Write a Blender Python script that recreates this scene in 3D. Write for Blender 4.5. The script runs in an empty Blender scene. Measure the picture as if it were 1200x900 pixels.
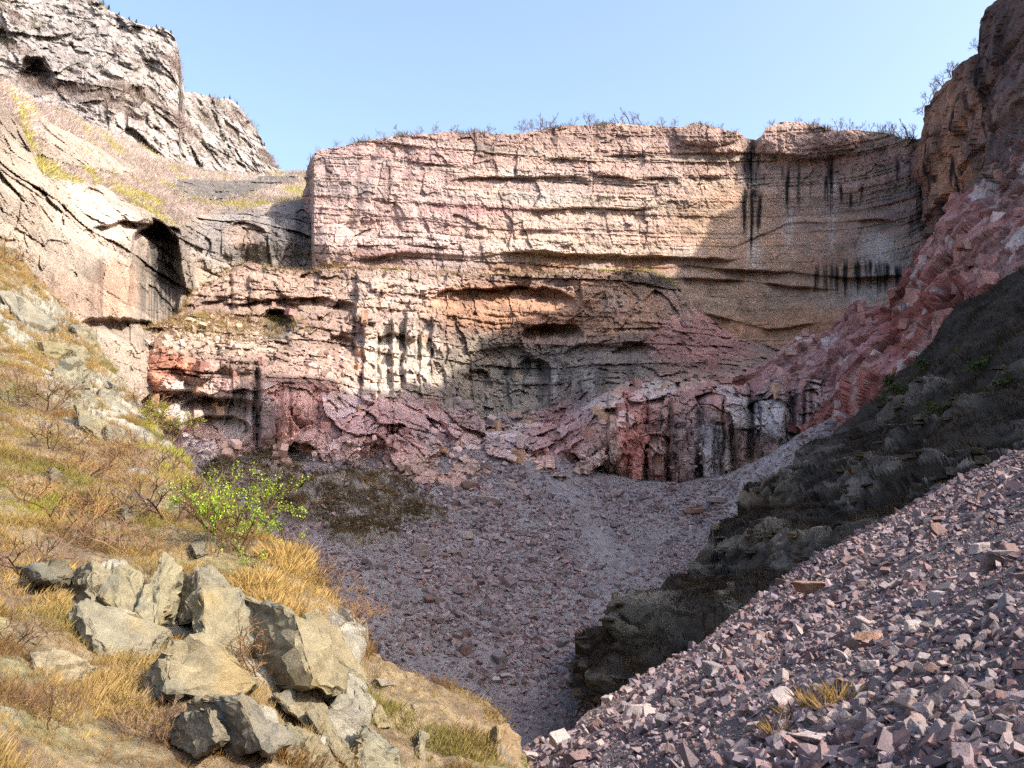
import bpy, bmesh, math, random
import numpy as np
from mathutils import Vector, Matrix, noise as mnoise

# ------------------------------------------------------------------ camera, sky, sun, exposure
scene = bpy.context.scene
COL = scene.collection
F = 1000.0                      # focal length in photograph pixels (1200 wide)
PITCH = math.radians(10.0)
cam_d = bpy.data.cameras.new('camera')
cam_d.sensor_width = 36.0
cam_d.lens = 36.0 * F / 1200.0
cam_d.clip_end = 6000.0
cam_d.clip_start = 0.1
cam = bpy.data.objects.new('camera', cam_d)
cam.location = (0, 0, 0)
cam.rotation_euler = (math.pi / 2 + PITCH, 0, 0)
COL.objects.link(cam)
scene.camera = cam

SUN_EL = math.radians(38.5)
SUN_AZ = math.radians(119.0)     # clockwise from +Y
SUN = np.array([math.sin(SUN_AZ) * math.cos(SUN_EL), math.cos(SUN_AZ) * math.cos(SUN_EL), math.sin(SUN_EL)])
world = bpy.data.worlds.new('World')
scene.world = world
world.use_nodes = True
wn = world.node_tree.nodes
sky = wn.new('ShaderNodeTexSky')
sky.sky_type = 'NISHITA'
sky.sun_disc = False
sky.sun_elevation = SUN_EL
sky.sun_rotation = SUN_AZ
sky.altitude = 700
sky.air_density = 1.0
sky.dust_density = 6.5
sky.ozone_density = 0.6
wn['Background'].inputs[1].default_value = 0.15
world.node_tree.links.new(sky.outputs[0], wn['Background'].inputs[0])

sun_d = bpy.data.lights.new('sun', 'SUN')
sun_d.energy = 3.1
sun_d.angle = math.radians(0.55)
sun_d.color = (1.0, 0.93, 0.82)
sun_o = bpy.data.objects.new('sun', sun_d)
sun_o.rotation_euler = Vector(-SUN).to_track_quat('-Z', 'Y').to_euler()
sun_o.location = (60, -40, 80)
COL.objects.link(sun_o)

vs = scene.view_settings
vs.view_transform = 'Standard'
vs.look = 'None'
vs.exposure = 1.65
vs.gamma = 1.0
vs.use_curve_mapping = False
scene.cycles.max_bounces = 5
scene.cycles.diffuse_bounces = 4
scene.cycles.use_adaptive_sampling = True
scene.cycles.adaptive_threshold = 0.02
scene.cycles.use_denoising = False

# ------------------------------------------------------------------ small maths
rng = np.random.default_rng(7)
random.seed(7)
CP, SP = math.cos(PITCH), math.sin(PITCH)

def proj(px, py, d):
    """photograph pixel + distance along +Y -> world point"""
    px = np.asarray(px, np.float64); py = np.asarray(py, np.float64); d = np.asarray(d, np.float64)
    u = (px - 600.0) / F; w = (450.0 - py) / F
    dy = CP - w * SP
    return np.stack([u / dy * d, d + 0 * u, (SP + w * CP) / dy * d], -1)

def unproj(P):
    P = np.asarray(P)
    z = P[..., 1] * CP + P[..., 2] * SP
    w = -P[..., 1] * SP + P[..., 2] * CP
    return 600 + F * P[..., 0] / z, 450 - F * w / z, z

def smooth(a, b, x):
    t = np.clip((x - a) / (b - a), 0, 1)
    return t * t * (3 - 2 * t)

def hsh(ix, iy, iz, seed):
    h = ix.astype(np.uint32) * np.uint32(374761393)
    h += iy.astype(np.uint32) * np.uint32(668265263)
    h += iz.astype(np.uint32) * np.uint32(2147483647 - 58)
    h += np.uint32((seed * 974711 + 12345) & 0xffffffff)
    h ^= h >> np.uint32(13); h *= np.uint32(1274126177)
    h ^= h >> np.uint32(15); h *= np.uint32(2246822519)
    h ^= h >> np.uint32(16)
    return h

def rnd(ix, iy, iz, seed):
    return (hsh(np.asarray(ix), np.asarray(iy), np.asarray(iz), seed) & np.uint32(0xffffff)) / float(0x1000000)

def noise3(P, seed=0):
    """gradient noise, about -1..1"""
    P = np.asarray(P, np.float32)
    i = np.floor(P); f = P - i
    i = i.astype(np.int32)
    u = f * f * f * (f * (f * 6 - 15) + 10)
    out = 0.0
    k = np.float32(1 / 511.5); m = np.uint32(1023)
    for dx in (0, 1):
        wx = u[..., 0] if dx else 1 - u[..., 0]
        for dy in (0, 1):
            wy = wx * (u[..., 1] if dy else 1 - u[..., 1])
            for dz in (0, 1):
                wz = wy * (u[..., 2] if dz else 1 - u[..., 2])
                h = hsh(i[..., 0] + dx, i[..., 1] + dy, i[..., 2] + dz, seed)
                g = ((h & m) * k - 1) * (f[..., 0] - dx)
                g += (((h >> np.uint32(10)) & m) * k - 1) * (f[..., 1] - dy)
                g += (((h >> np.uint32(20)) & m) * k - 1) * (f[..., 2] - dz)
                out = out + wz * g
    return out.astype(np.float64) * 1.25

def fbm(P, octv=4, seed=0, gain=0.5, lac=2.03):
    a, s, o = 1.0, 1.0, 0.0
    P = np.asarray(P)
    for k in range(octv):
        o = o + a * noise3(P * s, seed + 17 * k)
        a *= gain; s *= lac
    return o

def worley(P, seed=0):
    """F1, F2, cell hash, vector from cell point"""
    P = np.asarray(P, np.float32)
    i = np.floor(P).astype(np.int32)
    fr = P - i
    f1 = np.full(P.shape[:-1], 9e9, np.float32); f2 = f1.copy()
    idh = np.zeros(P.shape[:-1], np.uint32)
    vec = np.zeros_like(P)
    k = np.float32(0.8 / 1023); m10 = np.uint32(1023)
    for dx in (-1, 0, 1):
        for dy in (-1, 0, 1):
            for dz in (-1, 0, 1):
                h = hsh(i[..., 0] + dx, i[..., 1] + dy, i[..., 2] + dz, seed)
                vx = fr[..., 0] - (dx + 0.1) - (h & m10) * k
                vy = fr[..., 1] - (dy + 0.1) - ((h >> np.uint32(10)) & m10) * k
                vz = fr[..., 2] - (dz + 0.1) - ((h >> np.uint32(20)) & m10) * k
                dd = vx * vx + vy * vy + vz * vz
                m = dd < f1
                f2 = np.where(m, f1, np.minimum(f2, dd))
                f1 = np.where(m, dd, f1)
                idh[m] = h[m]
                vec[m, 0] = vx[m]; vec[m, 1] = vy[m]; vec[m, 2] = vz[m]
    h = idh.astype(np.int64)
    h = (h * 2654435761) & 0xffffffff
    h ^= h >> 15
    return np.sqrt(f1), np.sqrt(f2), h, vec

def facets(P, seed, tilt=0.7, lift=0.5, crack=0.35, cw=0.07):
    """broken-rock relief: each cell is a tilted plane, only some joints are open; in cell units"""
    P = P + 0.16 * np.stack([noise3(P * 1.9, seed + 70), noise3(P * 1.9, seed + 71), noise3(P * 1.9, seed + 72)], -1)
    f1, f2, h, v = worley(P, seed)
    a = ((h & 255) / 127.5 - 1); b = (((h >> 8) & 255) / 127.5 - 1); c = (((h >> 16) & 255) / 127.5 - 1)
    out = lift * c + tilt * (a * v[..., 0] + b * v[..., 2])
    opn = smooth(0.0, 0.5, noise3(P * 0.7, seed + 73))
    out = out - crack * opn * np.clip(1 - (f2 - f1) / cw, 0, 1)
    return out, h

def strata(P, thick, seed, amp=1.0, bw=3.0, jit=1.0, joint=0.5, tilt=(0, 0)):
    """bedded cliff relief in metres: beds standing proud or back, cut into blocks by upright joints"""
    r = np.random.default_rng(seed)
    zz = P[..., 2] + tilt[0] * P[..., 0] + tilt[1] * P[..., 1] + 0.35 * thick * jit * fbm(P / (thick * 6), 3, seed)
    n = 600
    th = thick * (0.25 + r.gamma(1.6, 0.5, n))
    bd = np.cumsum(th) - 0.35 * th.sum()
    k = np.clip(np.searchsorted(bd, zz.ravel()).reshape(zz.shape), 1, n - 1)
    off = r.random(n) - 0.5
    wd = bw * (0.4 + r.gamma(1.5, 0.6, n)); ph = r.random(n) * 10
    h = P[..., 0] * 0.92 + P[..., 1] * 0.38 + 0.3 * bw * noise3(P / (bw * 1.5), seed + 3)
    hb = h / wd[k] + ph[k]
    b = np.floor(hb).astype(np.int64)
    jr = rnd(k, b, b * 0, seed + 5)
    edge = np.minimum(hb - b, 1 - (hb - b)) * wd[k]
    ez = np.minimum(zz - bd[k - 1], bd[k] - zz)
    o = amp * off[k] + 0.7 * amp * (jr - 0.5)
    o = o + 0.25 * amp * (rnd(k, b, b * 0, seed + 6) - .5) * (hb - b)        # blocks not quite square
    jopen = smooth(0.45, 0.9, rnd(k, b, b * 0, seed + 7))
    kopen = smooth(0.35, 0.95, rnd(k, k * 0, k * 0, seed + 8)) * smooth(-0.35, 0.3, noise3(P / (thick * 5), seed + 11))
    o = o - joint * amp * np.clip(1 - edge / (0.10 * bw), 0, 1) * 0.7 * jopen
    o = o - 1.5 * joint * amp * np.clip(1 - ez / (0.22 * thick), 0, 1) * kopen
    o = o * (0.55 + 0.45 * smooth(-0.3, 0.3, noise3(P / (bw * 2.2), seed + 12)))
    return o, k, rnd(k, k * 0, k * 0, seed + 9), jr

def tps(pts, vals):
    """thin-plate interpolation over photograph pixels"""
    pts = np.array(pts, float) / 100.0; vals = np.array(vals, float)
    def U(a, b):
        r2 = ((a[:, None, :] - b[None]) ** 2).sum(-1)
        return 0.5 * r2 * np.log(r2 + 1e-9)
    n = len(pts)
    A = np.zeros((n + 3, n + 3)); A[:n, :n] = U(pts, pts) + 1e-4 * np.eye(n)
    A[:n, n] = 1; A[:n, n + 1:] = pts; A[n, :n] = 1; A[n + 1:, :n] = pts.T
    w = np.linalg.solve(A, np.concatenate([vals, [0, 0, 0]]))
    def f(px, py):
        q = np.stack([np.ravel(px), np.ravel(py)], -1) / 100.0
        o = np.empty(len(q))
        for s in range(0, len(q), 60000):
            o[s:s + 60000] = U(q[s:s + 60000], pts) @ w[:n] + w[n] + q[s:s + 60000] @ w[n + 1:]
        return o.reshape(np.shape(px))
    return f

def line(*pts):
    xs = [p[0] for p in pts]; ys = [p[1] for p in pts]
    return lambda x: np.interp(x, xs, ys)

def lin(c):
    c = np.asarray(c, float) / 255.0
    return np.where(c <= 0.04045, c / 12.92, ((c + 0.055) / 1.055) ** 2.4)

def splat(px, py, base, items):
    """blend rock colours over a face: items (x, y, rx, ry, rgb, strength)"""
    out = np.broadcast_to(lin(base), px.shape + (3,)).copy()
    for x, y, rx, ry, c, s in items:
        q = ((px - x) / rx) ** 2 + ((py - y) / ry) ** 2
        m = s * (1 - smooth(0.35, 1.3, q))
        out = out * (1 - m[..., None]) + lin(c) * m[..., None]
    return out

# ------------------------------------------------------------------ mesh and material helpers
def mesh_np(name, V, faces, mat, cols=None, smooth_sh=False):
    """faces: (n,3) or (n,4) int array"""
    V = np.asarray(V, np.float32); faces = np.asarray(faces, np.int32)
    me = bpy.data.meshes.new(name)
    k = faces.shape[1]; n = len(faces)
    me.vertices.add(len(V)); me.vertices.foreach_set('co', V.ravel())
    me.loops.add(n * k); me.loops.foreach_set('vertex_index', faces.ravel())
    me.polygons.add(n)
    me.polygons.foreach_set('loop_start', np.arange(0, n * k, k, dtype=np.int32))
    me.polygons.foreach_set('use_smooth', np.full(n, smooth_sh))
    if cols is not None:
        ca = me.color_attributes.new('Col', 'FLOAT_COLOR', 'POINT')
        c4 = np.ones((len(V), 4), np.float32); c4[:, :3] = cols
        ca.data.foreach_set('color', c4.ravel())
    me.update(calc_edges=True)
    me.materials.append(mat)
    return me

def add(name, me, label=None, cat=None, kind=None, group=None, parent=None):
    o = bpy.data.objects.new(name, me)
    COL.objects.link(o)
    if parent is not None: o.parent = parent
    if label: o['label'] = label
    if cat: o['category'] = cat
    if kind: o['kind'] = kind
    if group: o['group'] = group
    return o

def nodes_of(name):
    m = bpy.data.materials.new(name); m.use_nodes = True
    nt = m.node_tree
    return m, nt, nt.nodes, nt.links, nt.nodes['Principled BSDF']

def rock_mat(name, fine=1.0, var=0.30, bump=0.5, spec=0.25, rough=0.88, colour_source='attr', ramp=None, speck=0.0):
    """rock colour from the surface's own colour layer, broken up by grain at several sizes"""
    m, nt, N, L, bs = nodes_of(name)
    tc = N.new('ShaderNodeTexCoord')
    if colour_source == 'attr':
        at = N.new('ShaderNodeAttribute'); at.attribute_name = 'Col'
        base = at.outputs['Color']
    else:
        oi = N.new('ShaderNodeObjectInfo')
        cr = N.new('ShaderNodeValToRGB'); cr.color_ramp.interpolation = 'LINEAR'
        while len(cr.color_ramp.elements) < len(ramp): cr.color_ramp.elements.new(0.5)
        for i, c in enumerate(ramp):
            e = cr.color_ramp.elements[i]; e.position = i / (len(ramp) - 1); e.color = (*lin(c), 1)
        L.new(oi.outputs['Random'], cr.inputs[0]); base = cr.outputs[0]
    last = base
    hs = []
    for sc, w in ((0.35 * fine, 1.0), (1.7 * fine, 0.9), (7.0 * fine, 0.7)):
        nz = N.new('ShaderNodeTexNoise'); nz.inputs['Scale'].default_value = sc
        nz.inputs['Detail'].default_value = 5; nz.inputs['Roughness'].default_value = 0.65
        L.new(tc.outputs['Object'], nz.inputs['Vector'])
        mr = N.new('ShaderNodeMapRange')
        mr.inputs[1].default_value = 0.28; mr.inputs[2].default_value = 0.72
        mr.inputs[3].default_value = 1 - var * w; mr.inputs[4].default_value = 1 + var * w
        L.new(nz.outputs['Fac'], mr.inputs[0])
        mx = N.new('ShaderNodeVectorMath'); mx.operation = 'SCALE'
        L.new(last, mx.inputs[0]); L.new(mr.outputs[0], mx.inputs['Scale'])
        last = mx.outputs[0]; hs.append(nz)
    L.new(last, bs.inputs['Base Color'])
    bs.inputs['Roughness'].default_value = rough
    bs.inputs['Specular IOR Level'].default_value = spec
    bp = N.new('ShaderNodeBump'); bp.inputs['Strength'].default_value = bump; bp.inputs['Distance'].default_value = 0.25 / fine
    ad = N.new('ShaderNodeMath'); ad.operation = 'ADD'
    L.new(hs[1].outputs['Fac'], ad.inputs[0]); L.new(hs[2].outputs['Fac'], ad.inputs[1])
    L.new(ad.outputs[0], bp.inputs['Height']); L.new(bp.outputs[0], bs.inputs['Normal'])
    return m

def attr_mat(name, rough=0.8, spec=0.2, trans=0.0):
    m, nt, N, L, bs = nodes_of(name)
    at = N.new('ShaderNodeAttribute'); at.attribute_name = 'Col'
    L.new(at.outputs['Color'], bs.inputs['Base Color'])
    bs.inputs['Roughness'].default_value = rough
    bs.inputs['Specular IOR Level'].default_value = spec
    if trans:
        tr = N.new('ShaderNodeBsdfTranslucent'); L.new(at.outputs['Color'], tr.inputs[0])
        mx = N.new('ShaderNodeMixShader'); mx.inputs[0].default_value = trans
        L.new(bs.outputs[0], mx.inputs[1]); L.new(tr.outputs[0], mx.inputs[2])
        L.new(mx.outputs[0], N['Material Output'].inputs[0])
    return m

M_ROCK_FAR = rock_mat('far_cliff_rock', fine=0.5, var=0.26, bump=0.8)
M_ROCK = rock_mat('bedded_cliff_rock', fine=0.8, var=0.30, bump=0.9)
M_SCREE = rock_mat('scree_gravel', fine=3.0, var=0.32, bump=0.9)
M_NEAR = rock_mat('near_ground', fine=5.0, var=0.30, bump=0.8)
M_BOULDER = rock_mat('boulder_rock', fine=6.0, var=0.20, bump=0.45)
M_STONE_STUFF = rock_mat('loose_stone', fine=7.0, var=0.16, bump=0.3)
M_PLANT = attr_mat('dry_plant', 0.75, 0.15, 0.25)
M_LEAF = attr_mat('fresh_leaf', 0.55, 0.3, 0.4)
M_TWIG = attr_mat('bare_twig', 0.85, 0.15)

SHEETS = {}
def sheet(name, x0, x1, nx, T, B, ny, depth, disp, colour, mat, fold=None, mode='depth', power=1.0, **tags):
    """a rock face or slope: columns across, rows from its skyline T down to B, then rows folded back over the top"""
    xs = np.linspace(x0, x1, nx); ts = np.linspace(0, 1, ny) ** power
    px = np.broadcast_to(xs[None, :], (ny, nx)).copy()
    tt, bb = T(xs), B(xs)
    py = tt[None] + (bb - tt)[None] * ts[:, None]
    if 'edge' in tags:            # ragged upright end instead of a ruled one
        e0, e1 = tags.pop('edge')
        px = px + (1 - smooth(e0, e1, px)) * (11.0 * fbm(np.stack([px * 0, py / 30, px * 0], -1), 4, 8) - 8 * smooth(190, 310, py) + 4 * np.floor((py + 9) / 27 % 2))
    d = depth(px, py)
    P = proj(px, py, d)
    extra = {}
    if mode == 'depth':
        dd = disp(P, px, py, extra)
        P = proj(px, py, d - dd)
    else:
        gy = np.gradient(P, axis=0); gx = np.gradient(P, axis=1)
        nrm = np.cross(gy, gx); nrm /= np.linalg.norm(nrm, axis=-1, keepdims=True) + 1e-9
        flip = np.sign((nrm * -P).sum(-1, keepdims=True)); nrm = nrm * flip
        if mode == 'z': nrm = nrm * 0 + np.array([0, 0, 1.])
        P = P + nrm * disp(P, px, py, extra)[..., None]
    C = colour(P, px, py, extra)
    g = C @ np.array([.3, .55, .15])
    C = (g[..., None] + (C - g[..., None]) * tags.pop('sat', 0.62)) * tags.pop('gain', 1.0)
    vis = P.copy(); visc = C.copy()
    if fold:
        rows = []; crows = []
        top = P[0]; c0 = fold.get('col')
        for q, (back, rise) in enumerate(fold['steps']):
            R = top.copy()
            R[:, 1] += back
            R[:, 0] += back * top[:, 0] / top[:, 1] * fold.get('rad', 1.0)
            R[:, 2] += rise
            R[:, 2] += fold.get('rough', 0.0) * noise3(R / fold.get('rs', 6.0), 91)
            rows.append(R); crows.append(C[0] if c0 is None else np.broadcast_to(lin(c0), C[0].shape))
        P = np.concatenate([np.array(rows[::-1]), P]); C = np.concatenate([np.array(crows[::-1]), C])
    if 'near' in tags:            # the slope runs on under and behind the viewer
        W0 = P.shape[1]; nr_ = tags.pop('near'); last = P[-1]; cl = C[-1]; fr_ = np.linspace(0, 1, last.shape[0])
        q = vis[-60:].reshape(-1, 3); co = np.linalg.lstsq(np.c_[q[:, 0], q[:, 1], np.ones(len(q))], q[:, 2], rcond=None)[0]
        for dx in nr_.get('side', []):
            E = P[:, -1:].copy(); E[..., 0] += dx; E[..., 2] += .5 * dx
            P = np.concatenate([P, E], 1); C = np.concatenate([C, C[:, -1:]], 1)
        last = P[-1]; cl = C[-1]; fr_ = np.minimum(np.arange(last.shape[0]) / (W0 - 1), 1)
        off = last[:, 2] - (co[0] * last[:, 0] + co[1] * last[:, 1] + co[2])
        rows = []
        for k_, dy in enumerate(nr_['steps']):
            R = last.copy(); R[:, 1] -= dy
            R[:, 0] += dy * (nr_['spread'][0] + (nr_['spread'][1] - nr_['spread'][0]) * fr_)
            R[:, 2] = co[0] * R[:, 0] + co[1] * R[:, 1] + co[2] + off * max(0, 1 - dy / 4)
            R[:, 2] = np.minimum(R[:, 2], nr_.get('cap', 60))
            rows.append(R)
        P = np.concatenate([P, np.array(rows)]); C = np.concatenate([C, np.broadcast_to(cl, (len(rows),) + cl.shape)])
    H, W = P.shape[:2]
    idx = np.arange(H * W).reshape(H, W)
    fc = np.stack([idx[:-1, :-1], idx[1:, :-1], idx[1:, 1:], idx[:-1, 1:]], -1).reshape(-1, 4)
    me = mesh_np(name, P.reshape(-1, 3), fc, mat, np.clip(C, 0.004, 0.95).reshape(-1, 3), smooth_sh=tags.pop('smooth_sh', False))
    o = add(name, me, **tags)
    SHEETS[name] = dict(P=vis, px=px, py=py, C=visc, extra=extra, obj=o)
    return o

#@@STRUCTURE
# ------------------------------------------------------------------ the valley floor far below and behind everything
gx, gy = np.meshgrid(np.linspace(-1400, 1400, 60), np.linspace(-900, 1900, 60))
gz = -60 + 6 * noise3(np.stack([gx / 300, gy / 300, gx * 0], -1), 5)
idx = np.arange(3600).reshape(60, 60)
fc = np.stack([idx[:-1, :-1], idx[:-1, 1:], idx[1:, 1:], idx[1:, :-1]], -1).reshape(-1, 4)
add('ground', mesh_np('ground', np.stack([gx, gy, gz], -1).reshape(-1, 3), fc, M_SCREE, np.broadcast_to(lin((112, 104, 96)), (3600, 3))),
    label='low stony ground spreading below the cliffs and out of the valley', cat='ground', kind='structure')

def recess(px, py, cx, cy, rx, ry, depth, sharp=0.25):
    """an alcove: deepest right under its roof, easing out towards its foot"""
    u = (px - cx) / rx; v = (py - cy) / ry
    roof = -np.sqrt(np.clip(1 - u * u, 0, 1))
    ins = (np.abs(u) < 1) & (v > roof) & (v < 1)
    a = smooth(0, sharp, v - roof) * (1 - smooth(-0.2, 1.0, v)) * np.clip(1 - u * u, 0, 1) ** 0.4
    return np.where(ins, -depth * a, 0)

def bump_at(px, py, cx, cy, rx, ry, h, p=1.0):
    q = ((px - cx) / rx) ** 2 + ((py - cy) / ry) ** 2
    return h * np.clip(1 - q, 0, 1) ** p

def streaks(px, py, P, items, seed):
    """streaks running down a wall, water stains among them: (x, top, bottom, halfwidth, strength)"""
    m = np.zeros(px.shape)
    for x, y0, y1, w, s in items:
        xx = px - x - 2.0 * noise3(np.stack([px * 0 + x, py / 40, py * 0], -1), seed)
        fr = np.clip(0.68 + 0.9 * noise3(np.stack([px / 2.6, py / 70, px * 0], -1), seed + 1), 0, 1)
        ln = y1 - y0
        fr2 = np.clip(0.5 + 1.2 * noise3(np.stack([px / 1.3, py / 90, px * 0 + 5], -1), seed + 2), 0, 1)
        endm = smooth(y0 - 5, y0 + .22 * ln, py - .25 * ln * (fr2 - .5)) * (1 - smooth(y1 - 0.5 * ln, y1, py + 0.7 * ln * (0.5 - fr2)))
        m = np.maximum(m, s * np.exp(-(xx / w) ** 4) * endm * np.clip(0.25 + 1.1 * fr, 0, 1))
    return np.clip(m, 0, 1)

def mixc(C, c, m):
    return C * (1 - m[..., None]) + lin(c) * m[..., None]

# ------------------------------------------------------------------ far mountain
d_far = tps([(-80, -80), (-80, 120), (0, 0), (0, 120), (100, 60), (200, 50), (200, 150), (270, 120), (260, 190), (325, 200), (340, 240)],
            [400, 360, 430, 390, 440, 480, 450, 545, 500, 560, 540])
def far_disp(P, px, py, ex):
    a, h = facets(P / np.array([26, 26, 34.]), 11, 0.8, 0.6, 0.25)
    b, h2 = facets(P / np.array([8, 8, 11.]) + 0.25 * fbm(P[..., :] / 9, 2, 3)[..., None], 12, 0.8, 0.6, 0.3)
    st, k, kr, jr = strata(P, 9.0, 13, 5.0, 14, joint=0.5)
    ex['kr'] = kr; ex['h2'] = h2
    # stepped terraces carrying brush
    ex['ter'] = smooth(0.05, 0.5, fbm(P / np.array([60, 60, 16.]), 3, 15) - 0.08)
    prof = 9 * bump_at(px, py, 205, 90, 28, 80, 1) + 7 * bump_at(px, py, 120, 90, 40, 60, 1)
    c, h3 = facets(P / np.array([3.4, 3.4, 4.6]), 19, .8, .6, .2)
    return 7 * a + 2.6 * b + 1.2 * c + .8 * st + 5 * fbm(P / 14, 4, 16) + prof + recess(px + 8 * noise3(P / 14, 20), py + 8 * noise3(P / 14, 21), 42, 92, 22, 28, 16)
def far_col(P, px, py, ex):
    C = splat(px, py, (138, 128, 124), [(60, 30, 90, 40, (128, 121, 120), .7), (200, 140, 90, 60, (146, 134, 126), .7), (270, 150, 40, 40, (138, 130, 126), .7)])
    C = C * (0.80 + 0.4 * ex['kr'][..., None]) * (0.85 + 0.3 * ((ex['h2'] & 255) / 255.)[..., None])
    C = mixc(C, (120, 104, 98), 0.75 * ex['ter'])
    g = smooth(0.25, 0.5, fbm(P / 14, 3, 18)) * ex['ter']
    C = mixc(C, (92, 92, 62), 0.6 * g)
    return mixc(C, (72, 70, 74), 0.8 * streaks(px, py, P, [(38, 68, 108, 20, .7), (250, 122, 150, 14, .5)], 5))  # darker grey over the hollow and one spot lower down
sheet('far_mountain', -110, 345, 270,
      line((-110, -120), (0, -45), (60, -18), (118, 2), (128, 12), (140, 18), (160, 27), (178, 32), (190, 31), (204, 42), (210, 60), (211, 78), (216, 108), (226, 108), (242, 112),
           (255, 116), (268, 115), (280, 124), (288, 136), (300, 150), (311, 172), (322, 192), (330, 200), (345, 215)),
      line((-110, 200), (345, 262)), 180, d_far, far_disp, far_col, M_ROCK_FAR, gain=.98,
      fold=dict(steps=[(6, 1), (20, 0), (90, -20)], rough=2.0, col=(120, 108, 96)),
      label='pale grey stepped limestone mountain towering over the brushy terraces', cat='mountain', kind='structure')

# ------------------------------------------------------------------ left cliff with its brushy terraces
d_left = tps([(-90, 60), (-90, 300), (-90, 420), (0, 108), (0, 200), (0, 300), (0, 420), (60, 130), (60, 200), (50, 300), (110, 150), (110, 200), (100, 250), (100, 330), (100, 420),
              (160, 175), (170, 240), (150, 290), (150, 380), (205, 192), (210, 255), (200, 300), (200, 380), (280, 205), (290, 245), (290, 310), (290, 420), (345, 207), (350, 245), (358, 310), (380, 205), (380, 330)],
             [115, 92, 85, 150, 126, 114, 105, 205, 152, 128, 245, 188, 160, 146, 138,
              285, 196, 172, 162, 300, 206, 194, 184, 315, 232, 218, 205, 312, 242, 226, 310, 218])
edge_left = line((-90, 70), (0, 116), (25, 150), (50, 207), (90, 212), (120, 217), (150, 236), (180, 250), (208, 266), (235, 250), (265, 246), (300, 242), (340, 235), (380, 228))
def left_disp(P, px, py, ex):
    below = smooth(-2, 3, py - edge_left(px) - 3 * noise3(P / 9, 22))
    st, k, kr, jr = strata(P, 3.4, 23, 2.4, 9, joint=0.5, tilt=(0.05, 0))
    a, h = facets(P / np.array([9, 9, 13.]) + 0.2 * fbm(P / 7, 2, 3)[..., None], 24, 0.7, 0.6, 0.3)
    b, h2 = facets(P / np.array([2.6, 2.6, 3.4]), 34, 0.8, 0.6, 0.3)
    cc, h3 = facets(P / np.array([1.3, 1.3, 1.5]), 35, 0.9, 0.7, 0.3)
    wob = 5 * noise3(P / 10, 25)
    bt = line((40, 132), (100, 165), (157, 192), (200, 205))(px) + wob; bb = line((40, 182), (100, 196), (157, 203), (200, 207))(px) + wob
    band = (1 - below) * smooth(-1, 2, py - bt) * (1 - smooth(-1, 2, py - bb)) * smooth(42, 50, px) * (1 - smooth(150, 170, px))
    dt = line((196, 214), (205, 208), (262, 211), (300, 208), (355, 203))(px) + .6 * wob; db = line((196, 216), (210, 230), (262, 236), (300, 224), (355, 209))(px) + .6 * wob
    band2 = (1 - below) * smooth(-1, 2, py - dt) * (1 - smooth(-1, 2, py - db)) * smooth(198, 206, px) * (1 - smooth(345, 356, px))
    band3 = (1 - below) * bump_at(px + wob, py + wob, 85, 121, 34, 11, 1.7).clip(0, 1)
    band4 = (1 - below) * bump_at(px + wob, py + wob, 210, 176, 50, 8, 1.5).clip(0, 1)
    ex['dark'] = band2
    band = np.maximum(np.maximum(band, band2), np.maximum(band3, .8 * band4))
    ex.update(below=below, kr=kr, jr=jr, h=h, band=band)
    smoothwall = 1 - 0.6 * bump_at(px, py, 110, 320, 90, 75, 1.4).clip(0, 1)
    o = below * (1.4 * st * smoothwall + 1.8 * a * smoothwall + (.3 + .7 * smoothwall) * (.7 * b + .3 * cc) + 3) + band * (0.8 * st + 1.8 * a + 1.0 * b + .4 * cc + 5) + 1.0 * fbm(P / 7, 4, 26)
    px = px + 9 * noise3(P / 11, 27) + 3 * noise3(P / 4, 28); py = py + 9 * noise3(P / 11, 29) + 3 * noise3(P / 4, 30)
    o += recess(px, py, 184, 330, 32, 72, 17, 0.12) + recess(px, py, 160, 272, 50, 12, 7, 0.2) + recess(px, py, 285, 275, 26, 14, 3, 0.2) + recess(px, py, 140, 385, 46, 14, 8, .3)
    o += recess(px, py, 110, 226, 12, 8, 3, .3)
    return o
def left_col(P, px, py, ex):
    C = splat(px, py, (152, 130, 108), [(30, 280, 80, 90, (164, 142, 118), .8), (110, 260, 60, 60, (196, 170, 146), .7), (60, 360, 60, 40, (178, 136, 108), .8), (135, 340, 30, 40, (190, 140, 104), .8),
                                        (290, 280, 80, 40, (130, 120, 116), .9), (345, 270, 30, 50, (108, 100, 102), .8), (285, 275, 24, 18, (160, 128, 106), .8), (165, 285, 30, 20, (150, 130, 116), .6)])
    C = C * (0.82 + 0.36 * ex['kr'][..., None]) * (0.9 + 0.2 * ex['jr'][..., None])
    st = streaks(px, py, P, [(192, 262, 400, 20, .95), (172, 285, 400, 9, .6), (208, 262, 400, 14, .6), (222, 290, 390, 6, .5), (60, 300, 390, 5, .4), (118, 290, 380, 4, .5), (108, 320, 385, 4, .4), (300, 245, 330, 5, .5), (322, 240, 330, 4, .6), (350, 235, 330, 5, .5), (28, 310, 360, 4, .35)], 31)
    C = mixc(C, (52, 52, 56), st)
    ter = (1 - ex['below']) * (1 - ex['band'])
    C = mixc(C, (150, 134, 124), 0.9 * ter)
    g = smooth(0.1, 0.5, fbm(P / 11, 3, 33)) * ter
    C = mixc(C, (118, 112, 62), 0.6 * g)
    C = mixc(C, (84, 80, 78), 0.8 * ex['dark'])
    return C
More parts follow.
